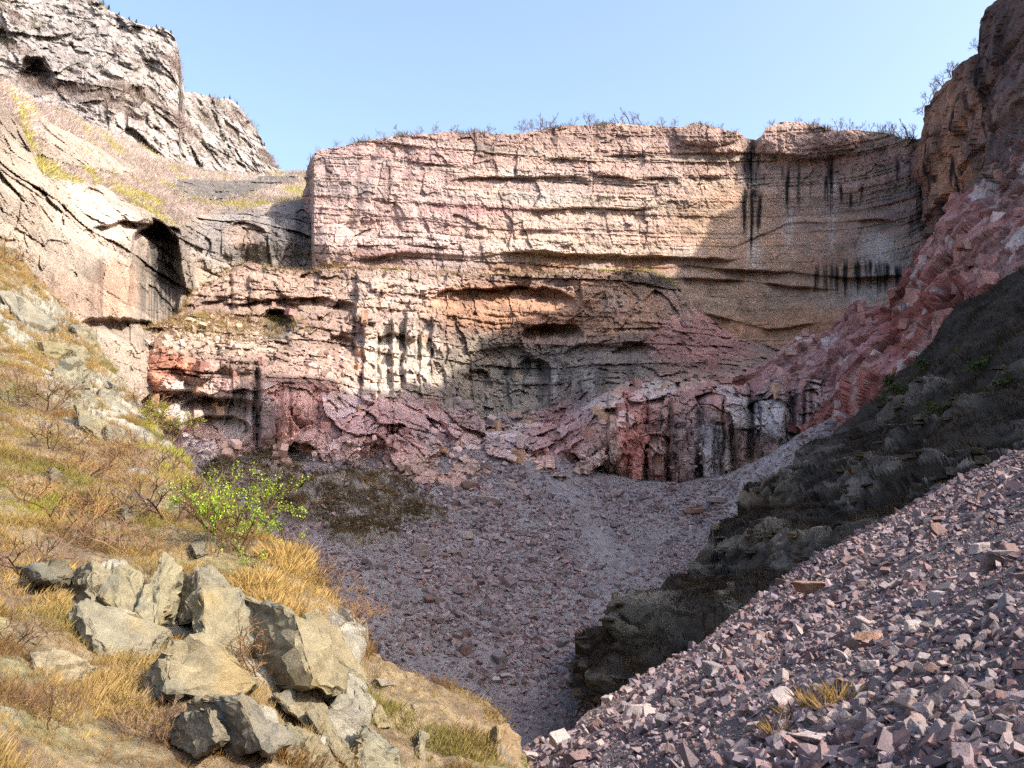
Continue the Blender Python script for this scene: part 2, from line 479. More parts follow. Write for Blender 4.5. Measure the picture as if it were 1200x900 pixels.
sheet('left_cliff', -90, 384, 350,
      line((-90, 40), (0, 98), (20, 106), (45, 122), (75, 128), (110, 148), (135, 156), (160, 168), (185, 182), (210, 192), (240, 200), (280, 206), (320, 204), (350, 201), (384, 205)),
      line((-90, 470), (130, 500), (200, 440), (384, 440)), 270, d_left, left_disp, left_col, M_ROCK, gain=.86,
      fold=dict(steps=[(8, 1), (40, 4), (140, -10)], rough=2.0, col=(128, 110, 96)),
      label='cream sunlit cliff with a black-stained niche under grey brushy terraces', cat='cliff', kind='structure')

# ------------------------------------------------------------------ the great headwall: upper cliff
d_up = tps([(362, 180), (362, 300), (450, 160), (450, 300), (600, 160), (600, 300), (750, 150), (750, 300), (900, 150), (900, 300), (900, 420), (1000, 160), (1000, 320), (1000, 420), (1060, 165), (1060, 320), (1092, 165), (1092, 300), (1130, 200), (1130, 320), (600, 420), (362, 420)],
           [216, 211, 219, 213, 227, 220, 231, 225, 231, 227, 224, 225, 223, 218, 217, 216, 211, 209, 200, 196, 216, 208])
up_lines = [  # long bedding ledges: (polyline, overhang depth, width in px)
    (line((440, 235), (520, 212), (560, 208), (700, 206), (800, 210), (860, 205)), 1.6, 530, 850),
    (line((540, 246), (620, 245), (680, 243), (740, 244), (900, 250)), 1.5, 600, 770),
    (line((380, 262), (470, 255), (520, 262), (640, 270), (720, 268)), 1.2, 380, 660),
    (line((360, 296), (430, 302), (470, 296), (560, 300), (640, 292), (660, 296), (760, 300), (850, 303)), 2.3, 420, 860),
    (line((560, 188), (700, 182), (860, 178), (1000, 185)), 1.1, 640, 960),
    (line((800, 312), (900, 318), (1000, 326), (1060, 322)), 2.6, 780, 1060),
    (line((780, 326), (880, 330), (960, 338)), 1.8, 770, 980),
    (line((830, 368), (900, 385), (980, 378)), 1.5, 820, 960),
    (line((860, 290), (920, 262), (1040, 258), (1090, 262)), 1.5, 860, 1090),
]
def up_disp(P, px, py, ex):
    warp = fbm(P / 14, 3, 40)
    st, k, kr, jr = strata(P, 5.2, 41, 1.7, 9.0, joint=0.5)
    st2, k2, kr2, jr2 = strata(P, 1.15, 42, 0.55, 16.0, joint=0.8)
    a, h = facets(P / np.array([6.0, 6.0, 8.5]) + 0.15 * warp[..., None], 43, 0.6, 0.45, 0.16)
    b, h2 = facets(P / np.array([1.9, 1.9, 2.3]), 44, 0.8, 0.6, 0.3)
    c3, h3 = facets(P / np.array([.8, .8, .9]), 46, 0.9, 0.7, 0.3)
    # the water-worn concave wall on the right is smoother
    sm = 0.75 * smooth(0, 1, bump_at(px, py, 930, 330, 200, 130, 1.6)) + 0.25 * smooth(0, 1, bump_at(px, py, 900, 240, 90, 70, 1.6))
    sm = np.clip(sm, 0, 0.85)
    rough = 1 - sm
    o = rough * (.75 * st + 1.1 * a) + (0.35 + 0.65 * rough) * (st2 * 1.0) + (0.22 + 0.78 * rough) * (0.32 * b + .2 * c3) + 0.6 * warp + 3 * fbm(P / 40, 2, 45)
    for ln, dep, xa, xb in up_lines:
        v = py - ln(px) - 3.0 * fbm(P / 9, 3, int(dep * 97))
        win = smooth(xa - 10, xa + 25, px) * (1 - smooth(xb - 25, xb + 10, px))
        win = win * (.25 + .75 * smooth(-.25, .15, noise3(P / 13, int(dep * 53))))
        o = o - dep * win * smooth(0, 1.5, v) * (1 - smooth(2, 26, v)) + 0.35 * dep * win * smooth(-9, -1, v) * (1 - smooth(-1, 0.5, v))
    # big upright breaks and blocks
    o += 4.0 * bump_at(px, py, 392, 288, 26, 26, 1, .5) + 2.0 * bump_at(px, py, 640, 286, 40, 12, 1, .6) + 3.0 * bump_at(px, py, 945, 165, 62, 22, 1, .5) + 2.5 * bump_at(px, py, 830, 158, 38, 14, 1, .5)
    o -= 3.0 * np.exp(-((px - 880 - 0.03 * (py - 200)) / 10) ** 2) * (1 - smooth(180, 220, py)) + 1.5 * np.exp(-((px - 430 + 0.35 * (py - 200)) / 7) ** 2)
    o -= 6.0 * np.exp(-((px - 1086 - 0.12 * (py - 165)) / 13) ** 2)
    o -= 1.0 * smooth(368, 362, px) * 25
    ex.update(kr=kr, jr=jr, kr2=kr2, h=h, sm=sm, warp=warp)
    return o
def up_col(P, px, py, ex):
    w1 = 14 * noise3(P / 12, 47); w2 = 9 * noise3(P / 12, 48)
    qx, qy = px + w1, py + w2
    C = splat(qx, qy, (174, 142, 120), [
        (470, 240, 170, 110, (176, 142, 134), .85), (700, 200, 190, 60, (178, 148, 128), .75), (700, 270, 160, 50, (188, 156, 130), .7),
        (900, 290, 160, 70, (166, 120, 82), .75), (1000, 230, 110, 80, (140, 112, 98), .8), (930, 385, 120, 30, (182, 116, 56), .8), (870, 350, 80, 26, (164, 126, 90), .8),
        (840, 240, 40, 60, (190, 148, 104), .5), (700, 312, 150, 12, (170, 112, 60), .8), (600, 165, 90, 14, (150, 128, 116), .7), (750, 158, 200, 10, (140, 120, 102), .7),
        (450, 300, 60, 12, (150, 96, 86), .6), (560, 245, 70, 8, (165, 110, 108), .7), (1060, 240, 40, 70, (118, 100, 94), .8), (400, 200, 40, 40, (158, 134, 130), .7),
        (640, 225, 60, 14, (170, 160, 152), .6), (640, 205, 60, 12, (168, 150, 140), .6), (1040, 310, 50, 30, (150, 138, 132), .6)])
    C = C * (0.80 + 0.4 * ex['kr'][..., None]) * (0.92 + 0.16 * ex['jr'][..., None])
    C = C * (1 + 0.10 * (ex['kr2'][..., None] - .5) * np.array([1.4, 0.6, -0.6]))
    C = mixc(C, (150, 92, 84), 0.45 * smooth(0.78, 0.95, ex['kr']) * (1 - ex['sm']))
    C = mixc(C, (196, 122, 58), 0.35 * smooth(0.1, 0.5, fbm(P / np.array([20, 20, 5.]), 3, 49)) * ex['sm'])
    wh = streaks(px, py, P, [(884, 270, 330, 9, .5), (925, 240, 300, 6, .4), (975, 200, 300, 6, .4), (1030, 270, 330, 20, .5), (880, 205, 225, 10, .5), (800, 280, 330, 20, .35), (1010, 330, 380, 16, .35), (700, 310, 325, 20, .4)], 51)
    C = mixc(C, (190, 186, 186), 0.8 * wh)
    bl = streaks(px, py, P, [(877, 168, 262, 6, .55), (884, 180, 285, 7, .55), (872, 222, 285, 3, .95), (881, 222, 292, 2.6, 1), (890, 222, 280, 3, .95), (880, 222, 240, 10, .8), (923, 194, 258, 2.6, .95), (917, 194, 215, 1.6, .7), (936, 190, 240, 2, .6),
                             (973, 178, 245, 4, .75), (968, 205, 240, 2.5, .8), (986, 215, 242, 2, .8), (997, 225, 243, 2, .8), (1052, 185, 212, 3, .7), (1010, 215, 240, 2, .6), (950, 210, 230, 1.5, .5),
                             (1072, 165, 235, 8, .6), (1086, 162, 262, 13, 1), (1096, 190, 275, 9, .95), (1104, 215, 255, 5, .8), (1078, 240, 275, 5, .7), (1068, 250, 282, 3, .6),
                             (560, 160, 205, 5, .35), (575, 165, 200, 8, .4), (650, 158, 180, 3, .4), (455, 185, 240, 6, .35), (480, 175, 240, 5, .3), (740, 165, 195, 3, .35), (420, 190, 245, 4, .4), (385, 190, 235, 4, .4), (1030, 170, 190, 10, .4)], 52)
    fringe = np.zeros(px.shape)
    r = np.random.default_rng(4)
    its = []
    for i in range(34):
        x = 948 + 114 * r.random(); top = 302 + 10 * r.random() + 8 * abs(x - 1000) / 60
        its.append((x, top, top + 12 + 26 * r.random(), 1.2 + 1.8 * r.random(), 0.5 + .5 * r.random()))
    bl = np.maximum(bl, streaks(px, py, P, its, 53))
    bl = np.maximum(bl, .75 * bump_at(px + 4 * noise3(P / 4, 54), py, 880, 196, 11, 40, 1.6).clip(0, 1) * smooth(-.3, .2, noise3(np.stack([px / 3, py / 30, px * 0], -1), 55)))
    bl = np.maximum(bl, .6 * np.exp(-((px - 1090 - .12 * (py - 165)) / 15) ** 2) * smooth(150, 165, py) * (1 - smooth(265, 300, py)))
    return mixc(C, (26, 25, 28), np.clip(1.35 * bl, 0, 1))
TOP_UP = line((356, 186), (366, 181), (371, 177), (385, 174), (400, 172), (420, 166), (440, 163), (470, 158), (505, 157), (525, 154), (545, 156), (560, 154), (580, 157), (605, 157), (640, 151), (665, 147), (700, 146), (720, 144), (750, 147), (800, 149), (812, 144), (830, 147),
              (848, 152), (866, 155), (874, 162), (886, 164), (894, 158), (897, 150), (915, 143), (935, 143), (955, 147), (980, 153), (1000, 152), (1030, 155), (1046, 157), (1056, 162), (1075, 163), (1085, 160), (1100, 160), (1132, 175))
sheet('headwall_cliff', 357, 1132, 640, TOP_UP, line((356, 430), (1132, 430)), 245, d_up, up_disp, up_col, M_ROCK, edge=(358, 400), sat=.62, gain=.92,
      fold=dict(steps=[(3, 1.0), (9, 1.4), (30, 0.5), (160, -6)], rough=1.2, rs=5, col=(104, 92, 66)),
      label='broad flat-topped headwall of pinkish banded rock, sunlit on one side and streaked black on the other', cat='cliff', kind='structure')

# ------------------------------------------------------------------ the broken benches under it
d_ben = tps([(125, 405), (150, 440), (170, 520), (170, 600), (225, 345), (300, 312), (360, 318), (450, 318), (560, 325), (700, 325), (780, 330), (850, 395), (920, 412), (1000, 385),
             (230, 375), (330, 385), (420, 385), (500, 385), (600, 390), (700, 380), (780, 400), (200, 402), (300, 412), (400, 432), (440, 455), (560, 450), (650, 450), (740, 440), (850, 442), (930, 440),
             (250, 455), (350, 455), (450, 475), (560, 500), (640, 500), (700, 480), (800, 480), (900, 470), (960, 470), (200, 520), (300, 530), (400, 540), (500, 530), (560, 530), (640, 530), (740, 570), (850, 580), (950, 510), (400, 610), (600, 610), (800, 640), (960, 600)],
            [168, 164, 158, 152, 192, 200, 203, 203, 210, 213, 217, 212, 206, 194,
             181, 186, 192, 197, 206, 208, 202, 169, 172, 177, 182, 198, 199, 188, 180, 174,
             164, 165, 171, 182, 184, 175, 169, 167, 162, 159, 161, 160, 163, 170, 171, 168, 166, 163, 148, 152, 158, 154])
rr = np.random.default_rng(12)
ribs = [(433, 366, 476, 7, 5.5), (449, 388, 482, 4, 2.0), (464, 370, 474, 4, 4.6), (481, 364, 456, 6, 5.5), (500, 382, 474, 5, 3.0), (514, 366, 436, 7, 5.0), (528, 400, 474, 5, 2.4),
        (540, 430, 500, 8, 2.6), (560, 420, 500, 7, 2.2), (580, 430, 500, 8, 2.4), (604, 420, 500, 7, 2.2), (650, 425, 480, 6, 2.2), (690, 430, 478, 7, 1.6),
        (725, 455, 560, 11, 3.4), (745, 455, 575, 9, 3.2), (768, 470, 575, 9, 2.6), (800, 455, 570, 14, 2.6), (835, 460, 570, 10, 2.2), (858, 450, 560, 9, 2.6), (905, 440, 540, 14, 3.0), (950, 430, 520, 12, 2.6), (975, 400, 500, 12, 2.4),
        (300, 320, 380, 8, 2.6), (430, 316, 378, 12, 4.5), (232, 455, 500, 6, 3.2), (700, 335, 400, 18, 2.0), (350, 440, 500, 16, 2.2), (385, 440, 500, 10, 1.6), (315, 450, 520, 9, 2.4)]
cuts = [(300, 425, 525, 3.5, 3.4), (880, 440, 545, 4, 3.6), (927, 428, 520, 6, 3.6), (941, 428, 510, 3, 2.4), (460, 480, 535, 2, 2.4), (270, 320, 380, 2.5, 2.0), (785, 470, 575, 3, 2.6), (758, 460, 570, 2, 2), (818, 480, 575, 3, 2.2), (415, 380, 440, 3, 2), (860, 500, 575, 4, 2.5), (632, 425, 480, 5, 2.0), (340, 455, 520, 2, 1.4)]
BTOP = line((120, 410), (140, 402), (152, 392), (175, 384), (192, 378), (212, 366), (225, 342), (240, 331), (262, 324), (276, 311), (292, 306), (310, 312), (330, 315), (362, 318), (400, 313), (450, 314), (500, 317), (560, 322), (620, 320), (660, 321), (700, 317), (740, 316), (766, 318), (782, 326), (797, 338), (806, 355), (830, 372), (862, 394), (900, 404), (922, 411), (950, 407), (1000, 378), (1040, 350))
def ben_disp(P, px, py, ex):
    warp = fbm(P / 11, 3, 60)
    st, k, kr, jr = strata(P, 2.0, 61, 1.7, 4.0, joint=0.5, tilt=(0.04, 0.0))
    a, h = facets(P / np.array([6.0, 6.0, 10.0]), 62, 1.0, 0.8, 0.75, .045)
    b, h2 = facets(P / np.array([2.3, 2.3, 2.7]), 63, 0.9, 0.7, 0.35)
    c, h3 = facets(P / np.array([1.0, 1.0, .8]), 64, 0.9, 0.7, 0.3)
    l2 = line((120, 400), (200, 440), (362, 450), (440, 462), (520, 480), (560, 500), (640, 495), (700, 465), (740, 445), (850, 442), (900, 430), (960, 405), (1000, 380))(px)
    low = smooth(-6, 8, py - l2 - 6 * warp)                  # massive pink rock, little bedding
    o = (.95 - 0.85 * low) * st + (1.0 + 1.5 * low) * a * 1.3 + (.7 - 0.25 * low) * b + (.35 - .1 * low) * c + .5 * warp
    pil = bump_at(px, py, 472, 425, 66, 58, 1.5).clip(0, 1)
    o = o * (1 - .62 * pil)
    v_, hv = facets(P / np.array([2.2, 2.2, 9.0]), 65, .9, .8, .7, .06)
    o += pil * 1.2 * v_ + low * (1 - pil) * 1.15 * v_
    for x, y0, y1, w, hh in ribs:
        xx = px - x - 5 * noise3(P / 6, int(x)) - 2 * noise3(P / 2.2, int(x) + 9)
        o += .8 * hh * ((.6 + .7 * smooth(-.3, .3, noise3(P / 5, int(x) + 4))) if not 415 < x < 530 else 1.0) * smooth(w + 1.2, w - 1.0, np.abs(xx)) * smooth(y0, y0 + 8, py) * (1 - smooth(y1 - 12, y1 + 4, py))
    for x, y0, y1, w, hh in cuts:
        xx = px - x - 3 * noise3(P / 9, int(x) + 1)
        o -= hh * np.exp(-(xx / w) ** 2) * smooth(y0 - 5, y0 + 5, py) * (1 - smooth(y1 - 10, y1, py))
    n = 9 * noise3(P / 9, 66) + 4 * noise3(P / 3, 75); n2 = 6 * noise3(P / 8, 67) + 3 * noise3(P / 2.5, 76)
    for q in [(592, 350, 84, 16, 6, .15), (644, 391, 34, 12, 8, .15), (324, 381, 19, 22, 10, .2), (700, 412, 40, 12, 2.5, .25), (590, 414, 34, 10, 2.5, .25), (770, 335, 42, 26, 5, .25), (350, 358, 70, 10, 4, .2),
              (205, 470, 60, 14, 6, .25), (255, 482, 50, 20, 5, .25), (460, 400, 30, 10, 3, .3), (325, 405, 20, 8, 3, .3), (560, 445, 18, 14, 4, .3), (625, 435, 20, 18, 4, .3), (745, 412, 26, 12, 3, .3), (400, 408, 20, 16, 4, .3), (250, 500, 40, 14, 5, .3), (770, 520, 16, 14, 4, .3), (255, 362, 30, 10, 3, .3)]:
        o += recess(px + n, py + n2, *q)
    for q in [(392, 521, 46, 26, 5, .7), (590, 532, 24, 14, 4, .7), (345, 490, 26, 40, 3, .6), (440, 500, 60, 26, 3, .7), (520, 505, 40, 26, 2.5, .7), (690, 515, 40, 40, 3, .7), (800, 400, 50, 30, 3, .7), (232, 420, 26, 30, 3, .6), (200, 430, 24, 34, 3, .6), (282, 420, 26, 22, 3, .6), (850, 470, 30, 40, 3, .7)]:
        o += bump_at(px + n, py + n2, *q)
    o -= 20 * smooth(132, 120, px)
    ex.update(kr=kr, jr=jr, h=h, h2=h2, low=low, warp=warp)
    return o
def ben_col(P, px, py, ex):
    w1 = 12 * noise3(P / 9, 68); w2 = 9 * noise3(P / 9, 69)
    qx, qy = px + w1, py + w2
    C = splat(qx, qy, (158, 122, 104), [
        (330, 340, 120, 34, (160, 126, 104), .8), (470, 350, 80, 40, (182, 150, 130), .8), (590, 362, 100, 34, (168, 112, 66), .85), (720, 360, 70, 44, (158, 112, 76), .85), (770, 325, 50, 14, (96, 82, 70), .8),
        (470, 425, 60, 50, (196, 174, 152), .85), (570, 440, 70, 50, (136, 122, 104), .85), (650, 440, 80, 44, (108, 102, 98), .9), (590, 480, 50, 20, (132, 122, 110), .8), (735, 425, 46, 34, (120, 108, 100), .8),
        (250, 395, 110, 26, (188, 156, 130), .85), (390, 430, 70, 26, (190, 150, 130), .75), (160, 405, 24, 24, (196, 158, 134), .8), (195, 440, 45, 34, (182, 104, 62), .9), (245, 470, 50, 30, (150, 124, 114), .8),
        (350, 480, 60, 44, (172, 116, 104), .85), (290, 490, 34, 40, (118, 110, 112), .8), (210, 510, 50, 30, (140, 104, 104), .8), (440, 500, 90, 40, (170, 122, 120), .85), (390, 525, 46, 22, (186, 148, 142), .8), (530, 505, 44, 34, (158, 122, 124), .8),
        (600, 510, 44, 26, (132, 112, 118), .8), (660, 510, 50, 40, (150, 104, 104), .85), (690, 480, 30, 20, (122, 106, 114), .6), (745, 510, 26, 64, (166, 88, 72), .9), (820, 400, 70, 36, (164, 104, 92), .85), (790, 500, 30, 60, (140, 96, 86), .7), (820, 520, 34, 54, (122, 108, 112), .8),
        (850, 462, 50, 22, (150, 98, 92), .8), (905, 490, 50, 50, (120, 106, 106), .9), (960, 460, 40, 50, (150, 100, 96), .7), (750, 560, 40, 16, (160, 96, 80), .6), (590, 535, 24, 12, (176, 142, 138), .7), (325, 385, 22, 18, (96, 94, 98), .8)])
    C = C * (0.80 + 0.4 * ex['kr'][..., None] * (1 - .5 * ex['low'][..., None]) + .1 * ex['low'][..., None])
    C = C * (0.88 + 0.24 * ((ex['h2'] & 255) / 255.)[..., None]) * (.85 + .3 * ((ex['h'] & 255) / 255.)[..., None])
    pk = ((ex['h'] >> 8) & 255) / 255.
    C = mixc(C, (164, 116, 106), 0.35 * smooth(0.6, 0.9, pk) * ex['low'])
    C = mixc(C, (186, 176, 174), 0.40 * smooth(0.30, 0.1, pk) * ex['low'])
    C = 1.02 * C * (1 + .50 * ex['low'][..., None]) * (1 + .12 * bump_at(px, py, 470, 425, 62, 56, 1.3).clip(0, 1)[..., None])  # pillars also painted brighter, sunlight on them put into the colour
    bl = streaks(px, py, P, [(880, 440, 560, 4.5, .95), (928, 428, 530, 6, .9), (942, 428, 520, 3, .8), (862, 500, 580, 5, .8), (840, 500, 580, 5, .7), (820, 520, 580, 4, .6), (300, 425, 525, 5, .7), (285, 440, 520, 6, .5), (640, 425, 470, 14, .6), (700, 425, 470, 16, .55), (740, 420, 460, 8, .5), (560, 420, 470, 8, .4),
                             (790, 480, 575, 5, .7), (950, 440, 515, 3, .6), (965, 430, 505, 3, .5), (830, 330, 345, 40, .3), (320, 375, 395, 12, .6), (765, 322, 350, 30, .45)], 71)
    C = mixc(C, (40, 38, 40), bl)  # darker streaks down the face, some lying in its cracks and hollows
    wh = streaks(px, py, P, [(895, 450, 530, 5, .6), (910, 450, 530, 4, .5), (650, 430, 480, 4, .7), (690, 430, 475, 8, .4), (690, 520, 560, 12, .4), (720, 340, 380, 14, .3)], 72)
    C = mixc(C, (184, 180, 182), 0.7 * wh)
    gr = smooth(0.05, 0.4, fbm(P / 9, 3, 73)) * bump_at(px, py, 260, 378, 110, 18, 1.4).clip(0, 1)
    return mixc(C, (128, 112, 62), 0.7 * gr)
sheet('bench_cliff', 122, 1030, 690, BTOP, line((120, 590), (1040, 640)), 245, d_ben, ben_disp, ben_col, M_ROCK, sat=.64, gain=.88,
      fold=dict(steps=[(2, .4), (6, 1.0), (22, 1.5), (60, 0)], rough=0.8, rs=4, col=(128, 112, 84)),
      label='broken pink and ochre rock benches with overhangs and pale pillars below the headwall', cat='cliff', kind='structure')

# ------------------------------------------------------------------ right wall, running on out of the picture as a ridge
d_right = tps([(1070, 165), (1085, 165), (1105, 260), (1140, 70), (1150, 200), (1200, 0), (1200, 180), (1200, 330), (1260, -50), (1260, 150), (1330, -100), (1330, 100), (1330, 330), (1100, 360)],
              [214, 207, 200, 178, 168, 148, 142, 136, 130, 127, 118, 116, 112, 185])
def right_disp(P, px, py, ex):
    warp = fbm(P / 12, 3, 80)
    st, k, kr, jr = strata(P, 4.0, 81, 1.8, 6, joint=0.5)
    a, h = facets(P / np.array([8, 8, 10.]) + 0.2 * warp[..., None], 82, 0.8, 0.6, 0.3)
    b, h2 = facets(P / np.array([2.2, 2.2, 3.0]) + 0.2 * fbm(P / 4, 2, 3)[..., None], 83, 0.8, 0.6, 0.3)
    ex.update(kr=kr, h=h, h2=h2)
    return 1.0 * st + 1.6 * a + 0.6 * b + .6 * warp + 2 * bump_at(px, py, 1180, 60, 40, 90, 1, .5)
def right_col(P, px, py, ex):
    C = splat(px + 6 * noise3(P / 8, 84), py, (128, 96, 84), [(1120, 170, 44, 80, (176, 128, 100), .95), (1180, 60, 50, 70, (96, 78, 76), .8), (1180, 170, 50, 40, (112, 92, 88), .8), (1150, 120, 20, 60, (140, 100, 84), .6)])
    C = C * (0.8 + 0.4 * ex['kr'][..., None]) * (0.85 + 0.3 * ((ex['h2'] & 255) / 255.)[..., None])
    bl = streaks(px, py, P, [(1092, 150, 250, 6, .7), (1108, 230, 262, 6, .7), (1122, 110, 190, 4, .7), (1116, 180, 240, 5, .9), (1126, 190, 235, 3, .8), (1136, 90, 150, 4, .6), (1142, 120, 220, 5, .5), (1155, 60, 150, 6, .6), (1165, 90, 190, 6, .5), (1185, 20, 120, 8, .5), (1132, 130, 200, 2, .6), (1102, 140, 200, 3, .6), (1150, 190, 240, 4, .5)], 85)
    return mixc(C, (24, 23, 26), np.clip(1.5 * bl, 0, 1))
sheet('right_cliff', 1068, 1330, 190,
      line((1066, 172), (1078, 160), (1082, 142), (1086, 124), (1098, 108), (1108, 96), (1114, 84), (1128, 72), (1140, 60), (1151, 56), (1155, 50), (1151, 30), (1156, 22), (1163, 18), (1166, 8), (1180, -18), (1200, -34), (1260, -75), (1330, -120)),
      line((1066, 380), (1330, 380)), 280, d_right, right_disp, right_col, M_ROCK, sat=.8, gain=.84, mode='normal',
      fold=dict(steps=[(3, .8), (10, 1), (40, -4), (110, -50)], rough=1.0, rs=4, col=(70, 62, 48)),
      label='dark shaded cliff stained black that closes the bowl beside the headwall', cat='cliff', kind='structure')

# the same wall goes on unseen out of the frame, its crest shaped to shade the valley
crest = np.array([(150, 240, 96), (150, 205, 120), (150, 188, 172), (150, 178, 171), (150, 166, 166), (150, 141, 182), (150, 117, 190), (150, 96, 183), (150, 80, 190), (149, 55, 212), (148, 42, 214), (147, 31, 198),
                  (146, 20, 172), (145, 6, 146), (144, -9, 126), (143, -24, 110), (142, -40, 96), (142, -59, 78), (144, -94, 55), (150, -150, 36)], float)
sv = np.linspace(0, 1, 130); kv = np.linspace(0, 1, len(crest))
cr3 = np.stack([np.interp(sv, kv, crest[:, i]) for i in range(3)], -1)
prof = [(-62, -1.0), (-52, -.5), (-44, 0.0), (-30, .14), (-20, .3), (-14, .45), (-12, .55), (-6, .85), (-3, .95), (0, 1.0), (10, .97), (50, .8), (120, .3), (190, -.4)]
pt = np.linspace(0, 1, 90); pk = np.linspace(0, 1, len(prof))
po = np.interp(pt, pk, [p[0] for p in prof]); ph_ = np.interp(pt, pk, [p[1] for p in prof])
R = np.zeros((130, 90, 3))
R[..., 0] = cr3[:, None, 0] + po[None]
R[..., 1] = cr3[:, None, 1]
R[..., 2] = np.where(ph_[None] >= 0, cr3[:, None, 2] * ph_[None], 30 * ph_[None])
fa, fh = facets(R / np.array([9, 9, 9.]), 88, 0.8, 0.6, 0.3)
R[..., 0] -= 2.2 * fa; R[..., 2] += 1.6 * noise3(R / 7, 89) + 1.0 * noise3(R / 3, 90)
idx = np.arange(130 * 90).reshape(130, 90)
fc = np.stack([idx[:-1, :-1], idx[1:, :-1], idx[1:, 1:], idx[:-1, 1:]], -1).reshape(-1, 4)
rc = np.broadcast_to(lin((124, 100, 88)), (130, 90, 3)) * (0.8 + .4 * ((fh & 255) / 255.))[..., None]
add('right_ridge', mesh_np('right_ridge', R.reshape(-1, 3), fc, M_ROCK, rc.reshape(-1, 3)),
    label='high unseen ridge continuing the dark cliff, its crest shaped to shade the valley', cat='ridge', kind='structure')

# ------------------------------------------------------------------ pink spur below the right wall
d_spur = tps([(860, 450), (930, 430), (960, 490), (1000, 380), (1010, 460), (1050, 400), (1060, 330), (1100, 300), (1100, 360), (1150, 220), (1160, 320), (1200, 180), (1200, 300), (1330, 150), (1330, 300), (900, 560), (1050, 520), (1200, 420)],
             [178, 171, 158, 178, 144, 144, 170, 158, 132, 158, 122, 140, 113, 122, 104, 150, 120, 98])
def spur_disp(P, px, py, ex):
    warp = fbm(P / 9, 3, 100)
    a, h = facets(P / np.array([5.5, 5.5, 8.5]), 101, 1.0, 0.8, 0.45, .05)
    b, h2 = facets(P / np.array([1.7, 1.7, 1.8]), 102, 0.9, 0.7, 0.3)
    st, k, kr, jr = strata(P, 2.2, 103, 1.2, 4, tilt=(-0.5, 0))
    ex.update(h=h, h2=h2, kr=kr)
    return 1.6 * a + 0.4 * b + 0.5 * st + .6 * warp + 2 * bump_at(px, py, 1010, 420, 40, 70, 1, .6) + 2 * bump_at(px, py, 1140, 270, 40, 40, 1, .6) + recess(px, py, 1110, 350, 16, 30, 3)
def spur_col(P, px, py, ex):
    C = splat(px + 8 * noise3(P / 7, 104), py + 6 * noise3(P / 7, 105), (150, 88, 80), [(930, 440, 60, 40, (158, 122, 120), .8), (1000, 420, 50, 60, (152, 108, 106), .8), (1010, 470, 30, 50, (154, 84, 72), .8), (1080, 370, 50, 50, (134, 66, 52), .9), (1130, 290, 50, 40, (168, 122, 114), .8), (1180, 220, 40, 40, (112, 88, 84), .8), (1140, 200, 30, 30, (112, 96, 84), .7), (1190, 300, 30, 40, (140, 110, 104), .7)])
    C = 1.15 * C * (0.78 + 0.44 * ((ex['h2'] & 255) / 255.)[..., None])
    pk = ((ex['h'] >> 8) & 255) / 255.; pk2 = ((ex['h2'] >> 8) & 255) / 255.
    C = mixc(C, (190, 172, 168), 0.9 * smooth(0.66, 0.80, 0.7 * pk + 0.3 * pk2))
    return mixc(C, (96, 44, 34), 0.75 * smooth(0.40, 0.2, 0.7 * pk + 0.3 * pk2))
sheet('pink_spur', 862, 1330, 310,
      line((860, 446), (880, 436), (905, 424), (925, 408), (942, 396), (960, 388), (985, 372), (1000, 362), (1030, 357), (1048, 352), (1056, 338), (1063, 312), (1072, 296), (1082, 282), (1096, 274), (1104, 264), (1114, 250), (1128, 238), (1140, 214), (1152, 204), (1164, 190), (1180, 182), (1200, 170), (1330, 115)),
      line((860, 462), (900, 486), (940, 508), (965, 522), (1000, 512), (1050, 480), (1130, 420), (1200, 380), (1330, 320)), 200, d_spur, spur_disp, spur_col, M_ROCK, sat=.8, gain=.85, mode='normal',
      fold=dict(steps=[(2, -.3), (8, -2), (30, -12)], rough=.6, rs=3, col=(140, 96, 88)),
      label='shattered pink spur of rock with pale scars climbing to the dark cliff', cat='rock spur', kind='structure')

# ------------------------------------------------------------------ central scree fan
d_scr = tps([(118, 500), (118, 640), (230, 530), (230, 620), (330, 560), (330, 620), (400, 700), (450, 780), (460, 540), (560, 540), (600, 600), (600, 700), (600, 800), (620, 870), (740, 585), (740, 680), (700, 800), (850, 585), (850, 650), (960, 510), (900, 610), (560, 880), (1000, 480), (760, 860), (960, 700), (300, 720), (400, 880)],
            [150, 118, 158, 130, 152, 130, 112, 103, 162, 166, 145, 119, 102, 94, 159, 128, 103, 153, 136, 148, 138, 92, 150, 98, 124, 108, 88])
def mound(px, py):
    q = np.maximum(smooth(0.1, .9, bump_at(px, py, 400, 588, 118, 42, 1.2)), smooth(0.1, .9, bump_at(px, py, 300, 556, 80, 36, 1.1)))
    q = np.maximum(q, smooth(0.1, .9, bump_at(px, py, 470, 606, 72, 26, 1.1)))
    return np.maximum(q, smooth(.1, .9, bump_at(px, py, 420, 628, 50, 20, 1.1)))
def scr_disp(P, px, py, ex):
    warp = fbm(P / 8, 3, 110)
    md = mound(px + 26 * fbm(P / 9, 4, 117), py + 13 * fbm(P / 9, 4, 109)) * smooth(-.55, -.1, fbm(P / 4, 3, 108))
    a, h = facets(P / np.array([2.2, 2.2, 1.6]), 111, .8, .7, .3)
    chute = np.exp(-((px - 640 - 0.9 * (py - 560)) / 26) ** 2) * (1 - smooth(640, 720, py))      # smooth gravel chute
    ex.update(md=md, chute=chute, h=h)
    cutedge = smooth(0.25, 0.6, md) * smooth(560, 640, py)
    return 0.55 * warp + 0.25 * noise3(P / 2.0, 112) + 0.12 * noise3(P / .8, 113) + md * (1.6 + .5 * a) + 1.2 * fbm(P / 22, 2, 114) - 0.3 * chute
